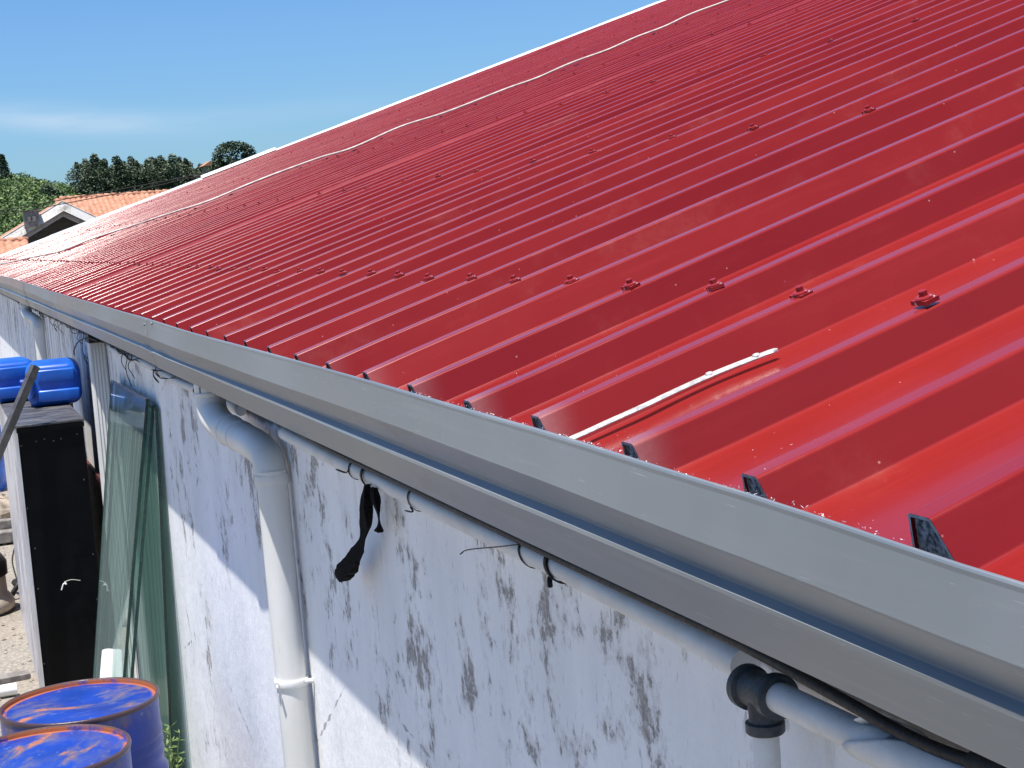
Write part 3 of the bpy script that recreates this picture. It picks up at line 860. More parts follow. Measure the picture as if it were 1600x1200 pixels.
t = tag(empty('metal_strap', RP(.2, 2.2, -.036)), 'bent galvanised metal strap lying in a roof channel at the eave', 'metal strap')
mb = MB()
sp = [(.362, 2.188, -.0385), (.345, 2.196, -.038), (.268, 2.211, -.037), (.200, 2.211, -.036), (.14, 2.205, -.035), (.09, 2.205, -.0345), (.045, 2.208, -.035), (.015, 2.216, -.037), (-.012, 2.226, -.043), (-.045, 2.232, -.055)]
P = bez([RP(*p) for p in sp], 5); n = len(P)
vs = []
for i, p in enumerate(P):
    T = (P[min(i+1, n-1)] - P[max(i-1, 0)]).normalized(); S_ = Vector((0, 1, 0)); S_ = (S_ - T*S_.dot(T)).normalized(); U = T.cross(S_) 
    if U.z < 0: U = -U
    w = .0084 if i > 1 else .0025 + .002*i
    vs += [p - S_*w, p - S_*w*.8 + U*.0026, p + S_*w*.8 + U*.0026, p + S_*w, p + S_*w*.9 - U*.002, p - S_*w*.9 - U*.002]
mb.add(vs, [(6*i+q, 6*i+(q+1) % 6, 6*(i+1)+(q+1) % 6, 6*(i+1)+q) for i in range(n-1) for q in range(6)] + [tuple(range(6)), tuple(6*n-1-q for q in range(6))])
o = mb.build('strap', M_strap, smooth=True, angle=40); parent_keep2(o, t)
for s in (.330, .255):
    mb = MB(); mb.lathe([(.0062, 0), (.0062, .0015), (.0045, .0036), (.0001, .0045)], (0, 0, 0), 14)
    o = mb.build('rivet', M_strap, smooth=True, angle=50)
    o.location = RP(s, 2.198 if s > .3 else 2.211, -.0355 if s > .3 else -.0345) ; o.rotation_euler = (0, -PHI, 0); parent_keep2(o, t)
# metal filings along the gutter lip and on the sheet
mb = MB(); r = random.Random(9)
def flake(p, L, w):
    d = Vector((r.uniform(-1, 1), r.uniform(-1, 1), r.uniform(-.3, .9))).normalized()
    e = d.cross(Vector((r.uniform(-1, 1), r.uniform(-1, 1), r.uniform(-1, 1)))).normalized()
    q = d.cross(e)
    a, b, c_, d_ = p, p+d*L*.5+e*w+q*L*.15, p+d*L, p+d*L*.5-e*w
    mb.add([a, b, c_, d_, p+d*L*.5+q*w], [(0, 1, 4), (1, 2, 4), (2, 3, 4), (3, 0, 4)])
for i in range(300):
    y = 1.18 + 1.5*r.random()**1.15
    clump = .5+.5*math.sin(y*31)*math.sin(y*17+1)
    if r.random() > .25+clump*.75: continue
    flake(Vector((.746+r.uniform(-.001, .007), y, 2.2785+lerp_table(LIP, y)+r.uniform(0, .001))), r.uniform(.0012, .005), r.uniform(.0002, .0006))
for i in range(200):
    s = .3*r.random()**2.2; y = 1.0 + 2.6*r.random()
    ph = ((y-EY)/PITCH) % 1
    hgt = -RH+.002 if .18 < ph < .82 else (.0015 if (ph < .05 or ph > .95) else None)
    if hgt is None: continue
    flake(RP(s, y, hgt), r.uniform(.001, .004), r.uniform(.0002, .0006))
o = mb.build('metal_filings', M_swarf); tag(o, 'scattered bright metal filings along the gutter lip', 'metal filings', kind='stuff')

# ------------------------------------------------------------------ drums
def drum(cx, cy, mat, label, rot):
    t = tag(empty('oil_drum', (cx, cy, 0)), label, 'drum', 'blue steel drums by the wall')
    t.rotation_euler = (0, 0, rot)
    r0 = .2865
    prof_ = [(r0-.02, 0), (r0+.004, 0), (r0+.004, .018), (r0-.002, .03)]
    z = .03
    def hoop(zc, h=.012, w=.03): 
        return [(r0-.001, zc-w), (r0+h*.5, zc-w*.55), (r0+h, zc-w*.2), (r0+h, zc+w*.2), (r0+h*.5, zc+w*.55), (r0-.001, zc+w)]
    prof_ += hoop(.30) + hoop(.585)
    for zc in (.66, .70, .74): prof_ += [(r0, zc-.02), (r0+.004, zc), (r0, zc+.02)]
    prof_ += [(r0, .84), (r0+.0, .862)]
    mb = MB(); mb.lathe(prof_, (0, 0, 0), 72)
    b = mb.build('body', mat, smooth=True, angle=60); b.parent = t
    mb = MB(); mb.lathe([(r0, .860), (r0+.0045, .863), (r0+.006, .870), (r0+.0045, .878), (r0, .881), (r0-.006, .879), (r0-.008, .872), (r0-.009, .858)], (0, 0, 0), 72)
    b = mb.build('rim', mat, smooth=True, angle=60); b.parent = t
    mb = MB(); vs = [(0, 0, 0)]; seg = 72; rings = 16; rq = random.Random(int(cx*100))
    p1, p2, p3 = rq.uniform(0, 6), rq.uniform(0, 6), rq.uniform(0, 6)
    def lz(x, y): return .861 + .0045*math.sin(x*9+p1)*math.cos(y*8+p2) + .0035*math.sin(x*17+y*13+p3) 
    vs = [(0, 0, lz(0, 0))]
    for j in range(1, rings+1):
        rr2 = (r0-.0085)*j/rings
        for kk in range(seg):
            a = 2*math.pi*kk/seg; x, y = rr2*math.cos(a), rr2*math.sin(a)
            e = max(0, (j-rings+3)/3)
            vs.append((x, y, lz(x, y)*(1-e)+.862*e - (.004 if j == rings-2 else 0)))
    fs = [(0, 1+kk, 1+(kk+1) % seg) for kk in range(seg)]
    for j in range(rings-1):
        fs += [(1+j*seg+kk, 1+(j+1)*seg+kk, 1+(j+1)*seg+(kk+1) % seg, 1+j*seg+(kk+1) % seg) for kk in range(seg)]
    mb.add(vs, fs)
    b = mb.build('lid', mat, smooth=True); b.parent = t
    return t
drum(.376, 6.265, M_drum1, 'blue steel drum with long orange rust streak on its lid, behind the other', .2)
drum(.205, 5.690, M_drum2, 'nearer blue steel drum at the bottom left with pale scuffed rim', 1.1)

# ------------------------------------------------------------------ glass sheets
def sheet(c4, th, name, mat, label, edge=True):
    A, B, C_, D = [Vector(p) for p in c4]     # top near, top far, bottom far, bottom near
    nrm_ = (B-A).cross(D-A).normalized()*th
    t = tag(empty(name, D), label, 'glass sheet', 'glass sheets leaning on the wall')
    mb = MB(); vs = [A, B, C_, D, A+nrm_, B+nrm_, C_+nrm_, D+nrm_]
    mb.add(vs, [(0, 1, 2, 3), (7, 6, 5, 4), (0, 4, 5, 1), (1, 5, 6, 2), (2, 6, 7, 3), (3, 7, 4, 0)])
    o = mb.build('pane', mat); parent_keep2(o, t)
    o2 = MB()
    for a, b in ((A, D), (A, B), (B, C_)):
        d = (b-a).normalized(); w = .006
        side = (nrm_.normalized().cross(d)).normalized()
        q = nrm_.normalized()
        vs = []
        for p in (a, b):
            vs += [p - q*.002 + side*w, p - q*.002 - side*w, p + q*(th+.002) - side*w, p + q*(th+.002) + side*w]
        o2.add(vs, [(0, 1, 5, 4), (1, 2, 6, 5), (2, 3, 7, 6), (3, 0, 4, 7), (0, 3, 2, 1), (4, 5, 6, 7)])
    o = o2.build('edge', M_glassedge); parent_keep2(o, t)
sheet([(.895, 7.62, 1.835), (.895, 9.12, 1.815), (.575, 8.82, 0.0), (.560, 7.60, 0.0)], .010, 'glass_sheet', M_glass, 'green tinted glass sheet leaning out from the wall, reflecting the black cabinet')
sheet([(.912, 7.56, 1.81), (.912, 9.05, 1.80), (.605, 8.8, 0.0), (.592, 7.56, 0.0)], .010, 'glass_sheet', M_glassc, 'second green glass sheet close behind the leaning one, seen as a dark edge')
sheet([(.915, 7.50, 1.80), (.915, 9.05, 1.80), (.865, 9.0, 0.0), (.865, 7.86, 0.0)], .008, 'glass_sheet', M_glassd, 'dusty pale green glass sheet standing flat against the white wall')

# ------------------------------------------------------------------ black cabinet with its load
t = tag(empty('cabinet', (.575, 10.7, 0)), 'tall narrow black cabinet with an aluminium side against the wall', 'cabinet')
X0, X1, Y0, Y1, H = .385, .765, 9.75, 11.85, 1.56
mb = MB(); mb.box((X0+.012, Y0, .02), (X1, Y1, H-.006)); o = mb.build('body', M_blackbox); parent_keep2(o, t)
mb = MB(); mb.box((X0-.004, Y0-.012, H-.006), (X1+.01, Y1+.01, H+.006)); o = bevel(mb.build('top_panel', M_boxtop), .002); parent_keep2(o, t)
mb = MB(); mb.box((X0, Y0-.004, .0), (X0+.0115, Y1, H-.008)); 
for i, yy in enumerate((Y0+.10, Y0+.55, Y0+1.2)): mb.box((X0-.008, yy, 0), (X0, yy+.03, H-.01))
o = mb.build('side_panel', M_alu); parent_keep2(o, t)
mb = MB(); mb.box((X0-.003, Y0-.010, 0), (X0+.017, Y0-.0045, H-.006)); o = mb.build('corner_trim', M_alu); parent_keep2(o, t)
mb = MB(); mb.box((X0+.012, Y0-.016, H-.034), (X1+.006, Y0-.0125, H-.008)); o = mb.build('front_edge', M_blackbox); parent_keep2(o, t)
r = random.Random(21)
for (fx, fz) in ((.08, .93), (.42, .945), (.66, .94), (.9, .95), (.07, .70), (.93, .78), (.95, .5), (.1, .40), (.07, .12), (.55, .935), (.3, .94), (.94, .33), (.12, .55)):
    mb = MB(); c = (X0+fx*(X1-X0), Y0-.0, H*fz)
    mb.tube([(c[0], c[1]+.002, c[2]), (c[0], c[1]-.0035, c[2])], .0045, 10)
    o = mb.build('rivet', M_rivet); parent_keep2(o, t)
mb = MB()
mb.tube(bez([(.55, Y0-.008, .60), (.565, Y0-.012, .635), (.58, Y0-.012, .63), (.572, Y0-.010, .645)], 4), .004, 6)
mb.tube(bez([(.572, Y0-.010, .645), (.61, Y0-.012, .652), (.66, Y0-.01, .64)], 4), .0012, 5)
o = mb.build('wire_stub', M_whitepipe); parent_keep2(o, t)

def jerrycan(loc, rz, label, sx=1.0):
    t = tag(empty('jerrycan', loc), label, 'jerrycan', 'blue plastic jerrycans on the cabinet')
    t.rotation_euler = (0, 0, rz)
    # body lying on its side: cross-section rings along local y (front face towards -y)
    W, Hh, D = .335*sx, .27, .46
    def rr_ring(w, h, cxx, czz, rad, y, seg=8):
        vs = []
        for (sx_, sz_, a0) in ((1, 1, 0), (-1, 1, 90), (-1, -1, 180), (1, -1, 270)):
            for i in range(seg+1):
                a = R(a0 + 90*i/seg)
                vs.append((cxx + sx_*(w/2-rad) + rad*math.cos(a), y, czz + sz_*(h/2-rad) + rad*math.sin(a)))
        return vs
    secs = [(0.0, .72, .70, .05), (.004, .80, .78, .055), (.014, .90, .88, .06), (.035, .97, .96, .065), (.07, 1, 1, .07), (.13, 1, 1, .07), (.14, .975, .97, .07), (.16, .975, .97, .07), (.17, 1, 1, .07),
            (.30, 1, 1, .07), (.31, .975, .97, .07), (.33, .975, .97, .07), (.34, 1, 1, .07), (.42, .99, .99, .07), (.45, .93, .92, .06), (.46, .8, .8, .05)]
    mb = MB(); vs = []; m_ = 36
    for (y, w, h_, rad) in secs: vs += rr_ring(W*w, Hh*h_, 0, Hh/2, rad, y)
    fs = [(j*m_+i, j*m_+(i+1) % m_, (j+1)*m_+(i+1) % m_, (j+1)*m_+i) for j in range(len(secs)-1) for i in range(m_)]
    fs += [tuple(range(m_))[::-1], tuple((len(secs)-1)*m_+i for i in range(m_))]
    mb.add(vs, fs)
    o = mb.build('body', M_can, smooth=True, angle=50); o.parent = t
    # raised bottom foot and step on the face
    mb = MB(); mb.box((-W*.30, -.030, .030), (W*.46, .012, .105)); o = bevel(mb.build('foot_moulding', M_can, smooth=False), .014, 4); o.parent = t
    for p in o.data.polygons: p.use_smooth = True
    mb = MB(); mb.box((-W*.28, -.016, .150), (W*.40, .012, .232)); o = bevel(mb.build('upper_moulding', M_can), .014, 4); o.parent = t
    for p in o.data.polygons: p.use_smooth = True
    mb = MB(); mb.tube(bez([(-W*.40, .01, .20), (-W*.40, -.045, .19), (-W*.40, -.050, .10), (-W*.40, .01, .07)], 6), .014, 12)
    o = mb.build('handle', M_can, smooth=True); o.parent = t
    mb = MB(); mb.tube([(-W*.52, .09, .15), (-W*.60, .09, .15)], .03, 18)
    o = mb.build('cap', M_cantrim, smooth=True, angle=40); o.parent = t
    return t
jerrycan((.690, 10.72, H+.0062), R(-4), 'blue jerrycan lying right on the cabinet, half in shade by the wall')
jerrycan((.470, 11.28, H+.0062), R(3), 'blue jerrycan lying left on the cabinet, cut by the picture edge', 1.0)

# bronze channel leaning on the cabinet
A = Vector((.537, 9.735, 1.894)); B = Vector((-.52, 9.25, .0))
d = (B-A); L = d.length
mb = MB(); w = .021
mb.box((-w, -w, 0), (w, -w+.003, L)); mb.box((-w, w-.003, 0), (w, w, L)); mb.box((-w, -w+.003, 0), (-w+.003, w-.003, L)); mb.box((w-.003, -w+.003, .0), (w, w-.003, L))
mb.box((-w-.002, -w-.002, .055), (w+.002, w+.002, .075)); mb.box((-w+.004, -.002, .10), (w-.004, .002, L))
o = mb.build('metal_channel', M_tube); o.rotation_mode = 'QUATERNION'; o.rotation_quaternion = d.to_track_quat('Z', 'Y'); o.location = A
tag(o, 'slim bronze coloured metal channel leaning on the black cabinet', 'metal channel')
# maroon board along the wall foot
mb = MB(); mb.box((.895, 9.86, 0), (.912, 13.4, 1.105)); mb.box((.889, 9.86, 1.075), (.895, 13.4, 1.110))
o = bevel(mb.build('maroon_board', M_maroon), .003); tag(o, 'dark maroon board standing against the foot of the wall', 'board')
mb = MB(); mb.box((.83, 11.75, 0), (.87, 11.79, 1.78)); o = bevel(mb.build('timber_post', plain('dark_timber', (.045, .03, .025), .7)), .003)
tag(o, 'thin dark timber post standing between cabinet and wall', 'post')
# white pvc offcuts
def offcut(p0, p1, r_, label):
    mb = MB(); P0, P1 = Vector(p0), Vector(p1); dd = (P1-P0).normalized()
    mb.tube([P1, P0, P0, P0+dd*.25], [r_, r_, r_-.003, r_-.003], 26, cap=False)
    o = mb.build('pipe_offcut', M_whitepipe, smooth=True, angle=40); tag(o, label, 'pipe offcut', 'white pipe offcuts behind the drums')
offcut((.652, 8.1, .60), (.50, 7.75, 0), .038, 'larger white pipe offcut leaning on the glass behind the rear drum')
offcut((.735, 8.35, .56), (.62, 8.0, 0), .030, 'thinner white pipe offcut seen through the glass beside the larger one')

# weed at the wall foot
def weed(x, y, label):
    t = tag(empty('weed', (x, y, 0)), label, 'weed')
    r = random.Random(31); ms = MB(); ml = MB()
    for i in range(9):
        a = r.uniform(0, 6.28); h_ = r.uniform(.22, .42); le = r.uniform(.03, .10)
        pts = [(x+.01*math.cos(a), y+.01*math.sin(a), 0), (x+le*.4*math.cos(a), y+le*.6*math.sin(a), h_*.5), (x+le*math.cos(a), y+le*1.3*math.sin(a), h_)]
        P = bez(pts, 6); ms.tube(P, [.003]*(len(P)-1)+[.001], 5)
        for p in P[3:]:
            for q in range(3):
                b = r.uniform(0, 6.28); L = r.uniform(.02, .05)
                dd = Vector((math.cos(b), math.sin(b), r.uniform(-.1, .8))).normalized(); e = dd.cross(Vector((0, 0, 1))).normalized()*L*.16
                ml.add([p, p+dd*L*.5+e, p+dd*L, p+dd*L*.5-e], [(0, 1, 2, 3)])
    o = ms.build('stem', M_weed); parent_keep2(o, t); o = ml.build('leaves', M_weed); parent_keep2(o, t)
weed(.80, 7.35, 'green leggy weed growing between the drum and the wall')

# ------------------------------------------------------------------ yard clutter at the left edge
t = tag(empty('planter', (.02, 12.9, 0)), 'cream plastic planter with flared foot and black lid at the left edge', 'planter')
mb = MB(); mb.lathe([(.05, .0), (.24, .0), (.275, .03), (.28, .07), (.26, .11), (.235, .14), (.232, .26), (.20, .27)], (.09, 12.3, 0), 40)
o = mb.build('pot', M_tan, smooth=True, angle=50); parent_keep2(o, t)
mb = MB(); mb.lathe([(.235, .262), (.25, .27), (.25, .36), (.22, .41), (.12, .44), (.001, .44)], (.09, 12.3, 0), 40)
o = mb.build('lid', M_black, smooth=True, angle=50); parent_keep2(o, t)
mb = MB(); mb.box((-2.2, 15.0, .02), (.62, 15.35, .12)); mb.box((-2.1, 15.15, .12), (.56, 15.25, .2))
o = bevel(mb.build('timber_baulk', M_wood), .01); tag(o, 'long grey timber baulk lying across the gravel behind the planter', 'timber')
mb = MB(); mb.box((-1.2, -.06, .0), (.0, .06, .035)); o = bevel(mb.build('grey_plank', M_wood), .004); o.location = (.34, 10.25, 0); o.rotation_euler = (0, 0, R(8))
tag(o, 'grey plank lying on gravel by the cabinet foot', 'plank')
mb = MB(); mb.tube([(-.9, 9.8, .04), (.25, 9.86, .04)], .035, 20); o = mb.build('white_pipe', M_whitepipe, smooth=True, angle=40)
tag(o, 'white pipe lying on the gravel at the left edge', 'pipe')
t = tag(empty('plastic_barrel', (.34, 18.6, 0)), 'blue plastic barrel standing far down the yard at the left edge', 'barrel')
mb = MB(); mb.lathe([(.05, 0), (.24, 0), (.27, .05), (.275, .3), (.28, .32), (.275, .34), (.275, .6), (.28, .62), (.27, .68), (.22, .78), (.1, .80), (.001, .80)], (.34, 18.6, 0), 36)
o = mb.build('body', M_can, smooth=True, angle=50); parent_keep2(o, t)
mb = MB(); mb.lathe([(.04, .80), (.04, .825), (.001, .825)], (.40, 18.6, 0), 16); o = mb.build('cap', M_black); parent_keep2(o, t)
mb = MB(); mb.tube(bez([(.44, 13.2, .30), (.40, 13.0, .22), (.41, 12.8, .12), (.42, 12.7, .05)], 6), .006, 6); mb.tube(bez([(.36, 12.6, .04), (.42, 12.65, .12), (.39, 12.85, .08), (.46, 12.8, .03)], 5), .02, 7)
o = mb.build('rubber_hose', M_black, smooth=True); tag(o, 'crumpled black hose on the gravel beside the planter', 'hose')
r = random.Random(17)
def rock(name, c, s, mat):
    mb = MB(); seg, rg = 9, 6; vs = []
    for j in range(rg+1):
        for kk in range(seg):
            a, b = 2*math.pi*kk/seg, math.pi*j/rg
            q = 1 + r.uniform(-.18, .18)
            vs.append((c[0]+s[0]*q*math.sin(b)*math.cos(a), c[1]+s[1]*q*math.sin(b)*math.sin(a), c[2]+s[2]*(.85+math.cos(b))*q))
    mb.add(vs, [(j*seg+kk, j*seg+(kk+1) % seg, (j+1)*seg+(kk+1) % seg, (j+1)*seg+kk) for j in range(rg) for kk in range(seg)])
    return mb.build(name, mat)
M_stone = plain('rubble_stone', (.36, .30, .24), .95, 0, .4, 12, .01)
for i, (x, y, s, lb) in enumerate(((.50, 17.2, .10, 'brown stone lying farthest down the gravel by the blue barrel'), (.42, 16.4, .16, 'large rounded brown stone on gravel below the blue barrel'), (.31, 16.0, .12, 'medium stone beside the large rounded one'), (.33, 14.2, .05, 'small pale stone beside the planter'))):
    tag(rock('stone', (x, y, 0), (s, s*1.2, s*.7), M_stone), lb, 'stone', 'loose stones in the yard')
mb = MB()
for i in range(1400):
    x, y = r.uniform(-1.2, .9), r.uniform(9.2, 20)
    s = r.uniform(.006, .022); c = Vector((x, y, s*.3))
    vv = [c+Vector((s*r.uniform(.6, 1), 0, 0)), c+Vector((0, s*r.uniform(.6, 1), 0)), c+Vector((-s*r.uniform(.6, 1), 0, 0)), c+Vector((0, -s*r.uniform(.6, 1), 0)), c+Vector((0, 0, s*.8)), c+Vector((0, 0, -s*.3))]
    mb.add(vv, [(0, 1, 4), (1, 2, 4), (2, 3, 4), (3, 0, 4)])
o = mb.build('pebbles', M_stone); tag(o, 'loose pebbles strewn over the gravel yard', 'pebbles', kind='stuff')

# ------------------------------------------------------------------ neighbouring houses
def tiles(mb, x0, x1, ya, za, yb, zb, px=.20, rows=9, amp=.035):
    nx = int((x1-x0)/px*6)
    vs = []; nrow = 0
    for j in range(rows):
        for e in (0, 1):
            t_ = (j+e)/rows
            y = ya + (yb-ya)*t_; z = za + (zb-za)*t_ + (.045 if e == 0 else 0)
            for i in range(nx+1):
                x = x0 + (x1-x0)*i/nx
                vs.append((x, y, z + amp*abs(math.sin(math.pi*(x-x0)/px))*1.4 + .01*math.sin(i*12.9+j*7)))
            nrow += 1
    fs = [(a*(nx+1)+i, a*(nx+1)+i+1, (a+1)*(nx+1)+i+1, (a+1)*(nx+1)+i) for a in range(nrow-1) for i in range(nx)]
    mb.add(vs, fs)
t = tag(empty('gabled_house', (4.8, 61, 0)), 'house with a weathered white gable and orange clay tile roof', 'house')
PK = (4.8, 4.10)
def barge(top, drop, th, ya, yb, mat, name):
    mb = MB()
    for (dx, dzz) in ((5.2, -3.0), (-5.2, -2.72)):
        a0 = (PK[0], PK[1]-drop); a1 = (PK[0]+dx, PK[1]-drop+dzz)
        b0 = (a0[0], a0[1]-th); b1 = (a1[0], a1[1]-th)
        tl = .15 if name == 'fascia' else .12
        q = [(a0, ya+tl), (a1, ya+tl), (b1, ya), (b0, ya), (a0, yb+tl), (a1, yb+tl), (b1, yb), (b0, yb)]
        mb.add([(p[0], y, p[1]) for p, y in q], [(0, 1, 2, 3), (7, 6, 5, 4), (0, 4, 5, 1), (1, 5, 6, 2), (2, 6, 7, 3), (3, 7, 4, 0)])
    o = mb.build(name, mat); parent_keep2(o, t)
barge(0, 0, .36, 60.0, 60.12, M_render, 'fascia')
barge(0, .37, .17, 60.25, 60.5, M_render, 'moulding')
mb = MB()
for (dx, dzz) in ((5.2, -3.0), (-5.2, -2.72)):
    mb.add([(PK[0], 60.12, PK[1]-.02), (PK[0]+dx, 60.12, PK[1]+dzz-.02), (PK[0]+dx, 66, PK[1]+dzz-.02), (PK[0], 66, PK[1]-.02)], [(0, 1, 2, 3)])
o = mb.build('gable_roof', M_tile); parent_keep2(o, t)
mb = MB(); mb.add([(PK[0]-5, 61.4, 0), (PK[0]+5, 61.4, 0), (PK[0]+5, 61.4, 1.0), (PK[0], 61.4, 3.85), (PK[0]-5, 61.4, 1.2)], [(0, 1, 2, 3, 4)])
mb.box((PK[0]-4.8, 61.5, 0), (PK[0]+12, 70, 1.5))
o = mb.build('wall', M_shadewall); parent_keep2(o, t)
mb = MB(); tiles(mb, 5.0, 18, 66.2, 4.26, 61.6, 2.75, .20, 22)
o = mb.build('tile_roof', M_tile); parent_keep2(o, t)
mb = MB()
for i in range(46):
    x = 5.2+i*.28; mb.tube([(x, 66.25, 4.33), (x+.27, 66.25, 4.31)], [.10, .085], 8)
o = mb.build('ridge_tiles', M_tile, smooth=True); parent_keep2(o, t)
mb = MB(); mb.box((3.44, 59.8, 3.27), (3.95, 60.2, 3.80)); mb.box((3.38, 59.75, 3.80), (4.0, 60.2, 3.84)); mb.box((3.55, 59.76, 3.45), (3.66, 59.8, 3.62)); mb.box((3.72, 59.76, 3.45), (3.83, 59.8, 3.62))
o = mb.build('vent_box', M_wood); parent_keep2(o, t)
t = tag(empty('tiled_outbuilding', (0, 46, 0)), 'low outbuilding with orange clay tiles at the left picture edge', 'outbuilding')
mb = MB(); tiles(mb, -8, 2.78, 48, 2.74, 44.5, 1.75, .20, 16); o = mb.build('tile_roof', M_tile); parent_keep2(o, t)
mb = MB(); mb.box((-7.8, 44.8, 0), (2.6, 52, 1.7)); o = mb.build('wall', M_render); parent_keep2(o, t)
mb = MB()
for i in range(38):
    x = -8+i*.285; mb.tube([(x, 48.02, 2.79), (x+.27, 48.02, 2.775)], [.10, .085], 8)
o = mb.build('ridge_tiles', M_tile, smooth=True); parent_keep2(o, t)
# tiny far house by the big tree
t = tag(empty('distant_house', (52.5, 325, 8)), 'tiny cream house half hidden by the tall tree on the skyline', 'house')
M_cream = plain('cream_wall', (.62, .52, .32), .9)
mb = MB(); mb.box((52.6, 322, 8), (55.0, 327, 15.5)); o = mb.build('wall', M_cream); parent_keep2(o, t)
mb = MB(); mb.add([(52.3, 321.5, 15.5), (55.3, 321.5, 15.5), (53.8, 321.5, 16.4), (52.3, 327.5, 15.5), (55.3, 327.5, 15.5), (53.8, 327.5, 16.4)], [(0, 1, 2), (3, 5, 4), (0, 2, 5, 3), (1, 4, 5, 2), (0, 3, 4, 1)])
o = mb.build('roof', M_tile); parent_keep2(o, t)
# overhead wires
for dz, lb in ((0, 'lower overhead wire crossing in front of the far trees'), (.13, 'upper overhead wire crossing in front of the far trees')):
    mb = MB(); P = bez([(-9, 55, 3.35+dz), (-3, 55, 3.42+dz), (2.47, 55, 3.81-.15+dz), (4.45, 55, 3.97-.1+dz), (7.18, 55, 4.26-.05+dz*.8), (8.56, 55, 4.43+dz*.5), (14, 55, 5.3+dz*.3), (22, 55, 6.9)], 5)
    mb.tube(P, .014, 6); o = mb.build('overhead_wire', M_wire, smooth=True); tag(o, lb, 'overhead wire', 'overhead wires')

# ------------------------------------------------------------------ vegetation
def crown(blobs, nper, size, seed, flat=.75):
    r = random.Random(seed); mb = MB()
    for (cx, cy, cz_, rx, rz) in blobs:
        for i in range(nper):
            while True:
                p = Vector((r.uniform(-1, 1), r.uniform(-1, 1), r.uniform(-1, 1)))
                if .35 < p.length < 1: break
            q = Vector((cx+p.x*rx, cy+p.y*rx, cz_+p.z*rz))
            s = size*r.uniform(.5, 1.3)
            a = Vector((r.uniform(-1, 1), r.uniform(-1, 1), r.uniform(-.6, .6))).normalized()
            b = a.cross(Vector((r.uniform(-1, 1), r.uniform(-1, 1), r.uniform(-1, 1)))).normalized()
            mb.add([q-a*s*.6, q-b*s*.35, q+a*s*.6, q+b*s*.35+a*s*.1], [(0, 1, 2, 3)])
    return mb
def trunk(h_, r_, seed, lean=.3, limbs=6, start=.35):
    r = random.Random(seed); mb = MB()
    P = bez([(0, 0, 0), (lean*.4, 0, h_*.4), (lean, .1, h_*.95)], 6); n = len(P)
    mb.tube(P, [r_*(1-.8*i/(n-1)) for i in range(n)], 8)
    for i in range(limbs):
        q = P[int(n*(start+(.9-start)*i/limbs))]; a = r.uniform(0, 6.28)
        e = q + Vector((math.cos(a), math.sin(a), .8))*h_*.2
        mb.tube([q, (q+e)/2+Vector((0, 0, .1)), e], [r_*.4, r_*.25, r_*.08], 6)
    return mb
def make_tree(name, label, cat, mat, h_, blobs, nper, size, seed, group=None, r_=.18):
    t = tag(empty(name), label, cat, group)
    o = trunk(h_*.85, r_, seed).build('trunk', M_bark, smooth=True); o.parent = t
    o = crown(blobs, nper, size, seed).build('crown', mat); o.parent = t
    return t
# eucalyptus wood on the skyline
kinds = []
for v in range(5):
    r = random.Random(100+v); bl = []
    hh = 9.5
    for i in range(13):
        z = hh*(.22+.74*i/12.); w = (2.1 if i < 9 else 2.1*(13.6-i)/5.)*r.uniform(.7, 1.2)
        bl.append((r.uniform(-.7, .7)*w*.6, r.uniform(-.7, .7)*w*.6, z, w*.95, .85*r.uniform(.8, 1.2)))
    kinds.append((bl, 150))
protos = []
wid = ['slim', 'broad', 'ragged', 'pointed', 'rounded']
GE = 'dark trees of the skyline wood'
n_e = 46
r = random.Random(55)
for i in range(n_e):
    v = i % 5
    if i < 5:
        t = make_tree('eucalyptus_tree', '', 'tree', M_euc, 9.5, kinds[v][0], kinds[v][1], .40, 200+v, GE)
        protos.append(t)
    else:
        src = protos[v]; t = src.copy(); col.objects.link(t)
        for ch in src.children:
            c = ch.copy(); col.objects.link(c); c.parent = t
    x = 30.4 + (60-30.4)*i/(n_e-1) + r.uniform(-.5, .5); y = 326 + r.uniform(-9, 9)
    s = r.uniform(.82, 1.05) * (1.0 if i > 2 else .93)
    if 8 < i < 11: s *= .95
    t.location = (x, y, terr(x, y)-.3); t.scale = (s*1.05, s*1.05, s)
    t.rotation_euler = (0, 0, r.uniform(0, 6.28))
    t['label'] = 'tree of the dark wood on the skyline, one of a row of look-alikes'
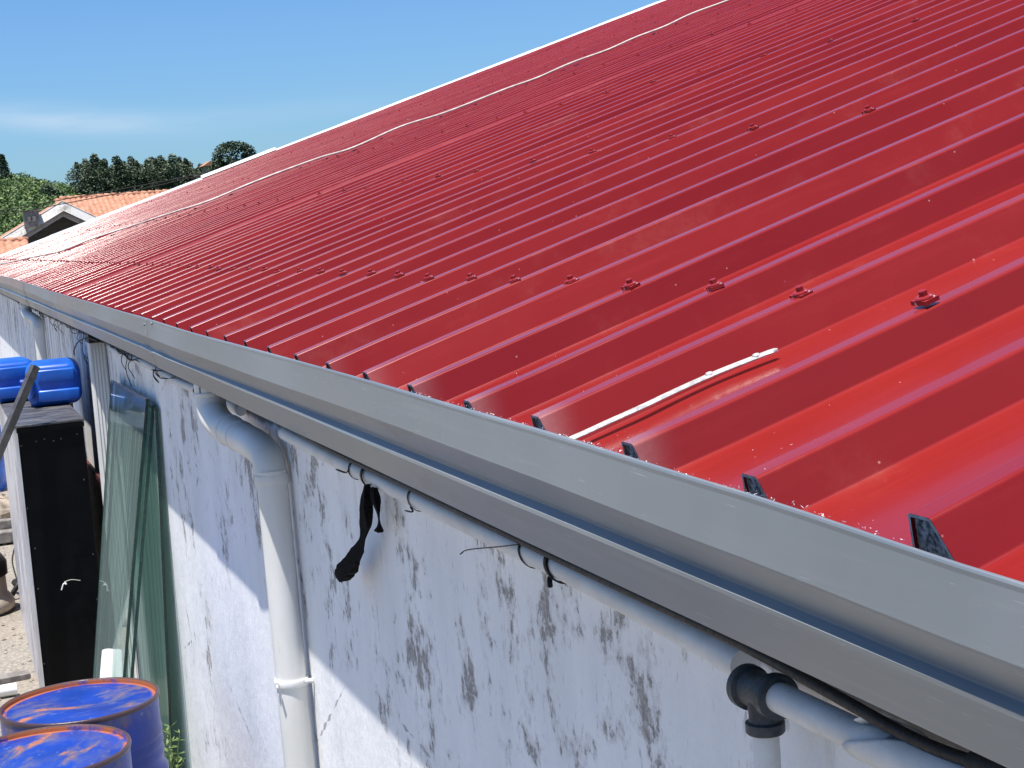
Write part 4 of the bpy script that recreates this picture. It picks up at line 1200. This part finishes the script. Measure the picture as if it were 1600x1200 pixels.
# big umbrella-crowned tree
bl = []
r = random.Random(71)
for i in range(11):
    a = math.pi*(i/10.)
    bl.append((-3.2*math.cos(a), r.uniform(-1, 1), 9.2+2.6*math.sin(a)-(0), 1.25, .85))
for i in range(16):
    bl.append((r.uniform(-3.6, 4.6), r.uniform(-1.5, 1.5), r.uniform(5.6, 9.4), 1.4, 1.0))
bl += [(-1.4, 0, 10.4, 1.6, .9), (1.6, .2, 10.2, 1.5, .9), (0, .3, 11.0, 1.6, .8)]
bl += [(4.0, 0, 8.1, 1.5, .9), (5.0, .4, 7.2, 1.3, .9), (-2.8, 0, 8.2, 1.1, .9), (2.6, 0, 9.4, 1.2, .8)]
t = make_tree('umbrella_tree', 'tall domed tree with see-through crown standing above the skyline wood', 'tree', M_pine, 10.5, bl, 170, .40, 77, r_=.28)
t.location = (57.8, 318, 7.2)
# conifer on the left hill
bl = [(0, 0, 1.0+i*.6, max(.5, 2.1-.18*i), .6) for i in range(10)]
t = make_tree('conifer', 'dark conifer standing out at the top left of the green hill', 'tree', M_pine, 7.5, bl, 90, .5, 81)
t.location = (15.8, 322, terr(15.8, 322)-1.2)
bl = [(0, 0, 1.2, 2.2, 1.4), (1.2, 0, 1.0, 1.6, 1.2), (-1.6, .3, .9, 1.8, 1.1), (.2, 0, 2.3, 1.4, .9)]
t = make_tree('round_tree', 'dark rounded tree at the right end of the green hill', 'tree', M_pine, 3.6, bl, 160, .5, 83); t.location = (28.6, 320, terr(28.6, 320)+.2)
t = make_tree('round_tree', 'dark bushy tree low on the middle of the green hill', 'tree', M_pine, 3.6, bl, 160, .5, 84); t.location = (20.5, 285, terr(20.5, 285)-.2)
# scrub covering the hill
mb = MB(); r = random.Random(91)
for i in range(1500):
    y = r.uniform(165, 350); x = r.uniform(.02, .135)*y
    z = terr(x, y); w = r.uniform(.9, 2.4)
    c = crown([(x, y, z+w*.25, w, w*.55)], 85, .42, 1000+i)
    mb.add(c.v, c.f)
o = mb.build('hillside_scrub', M_scrub); tag(o, 'mid green scrub and bushes covering the hillside', 'scrub', kind='stuff')
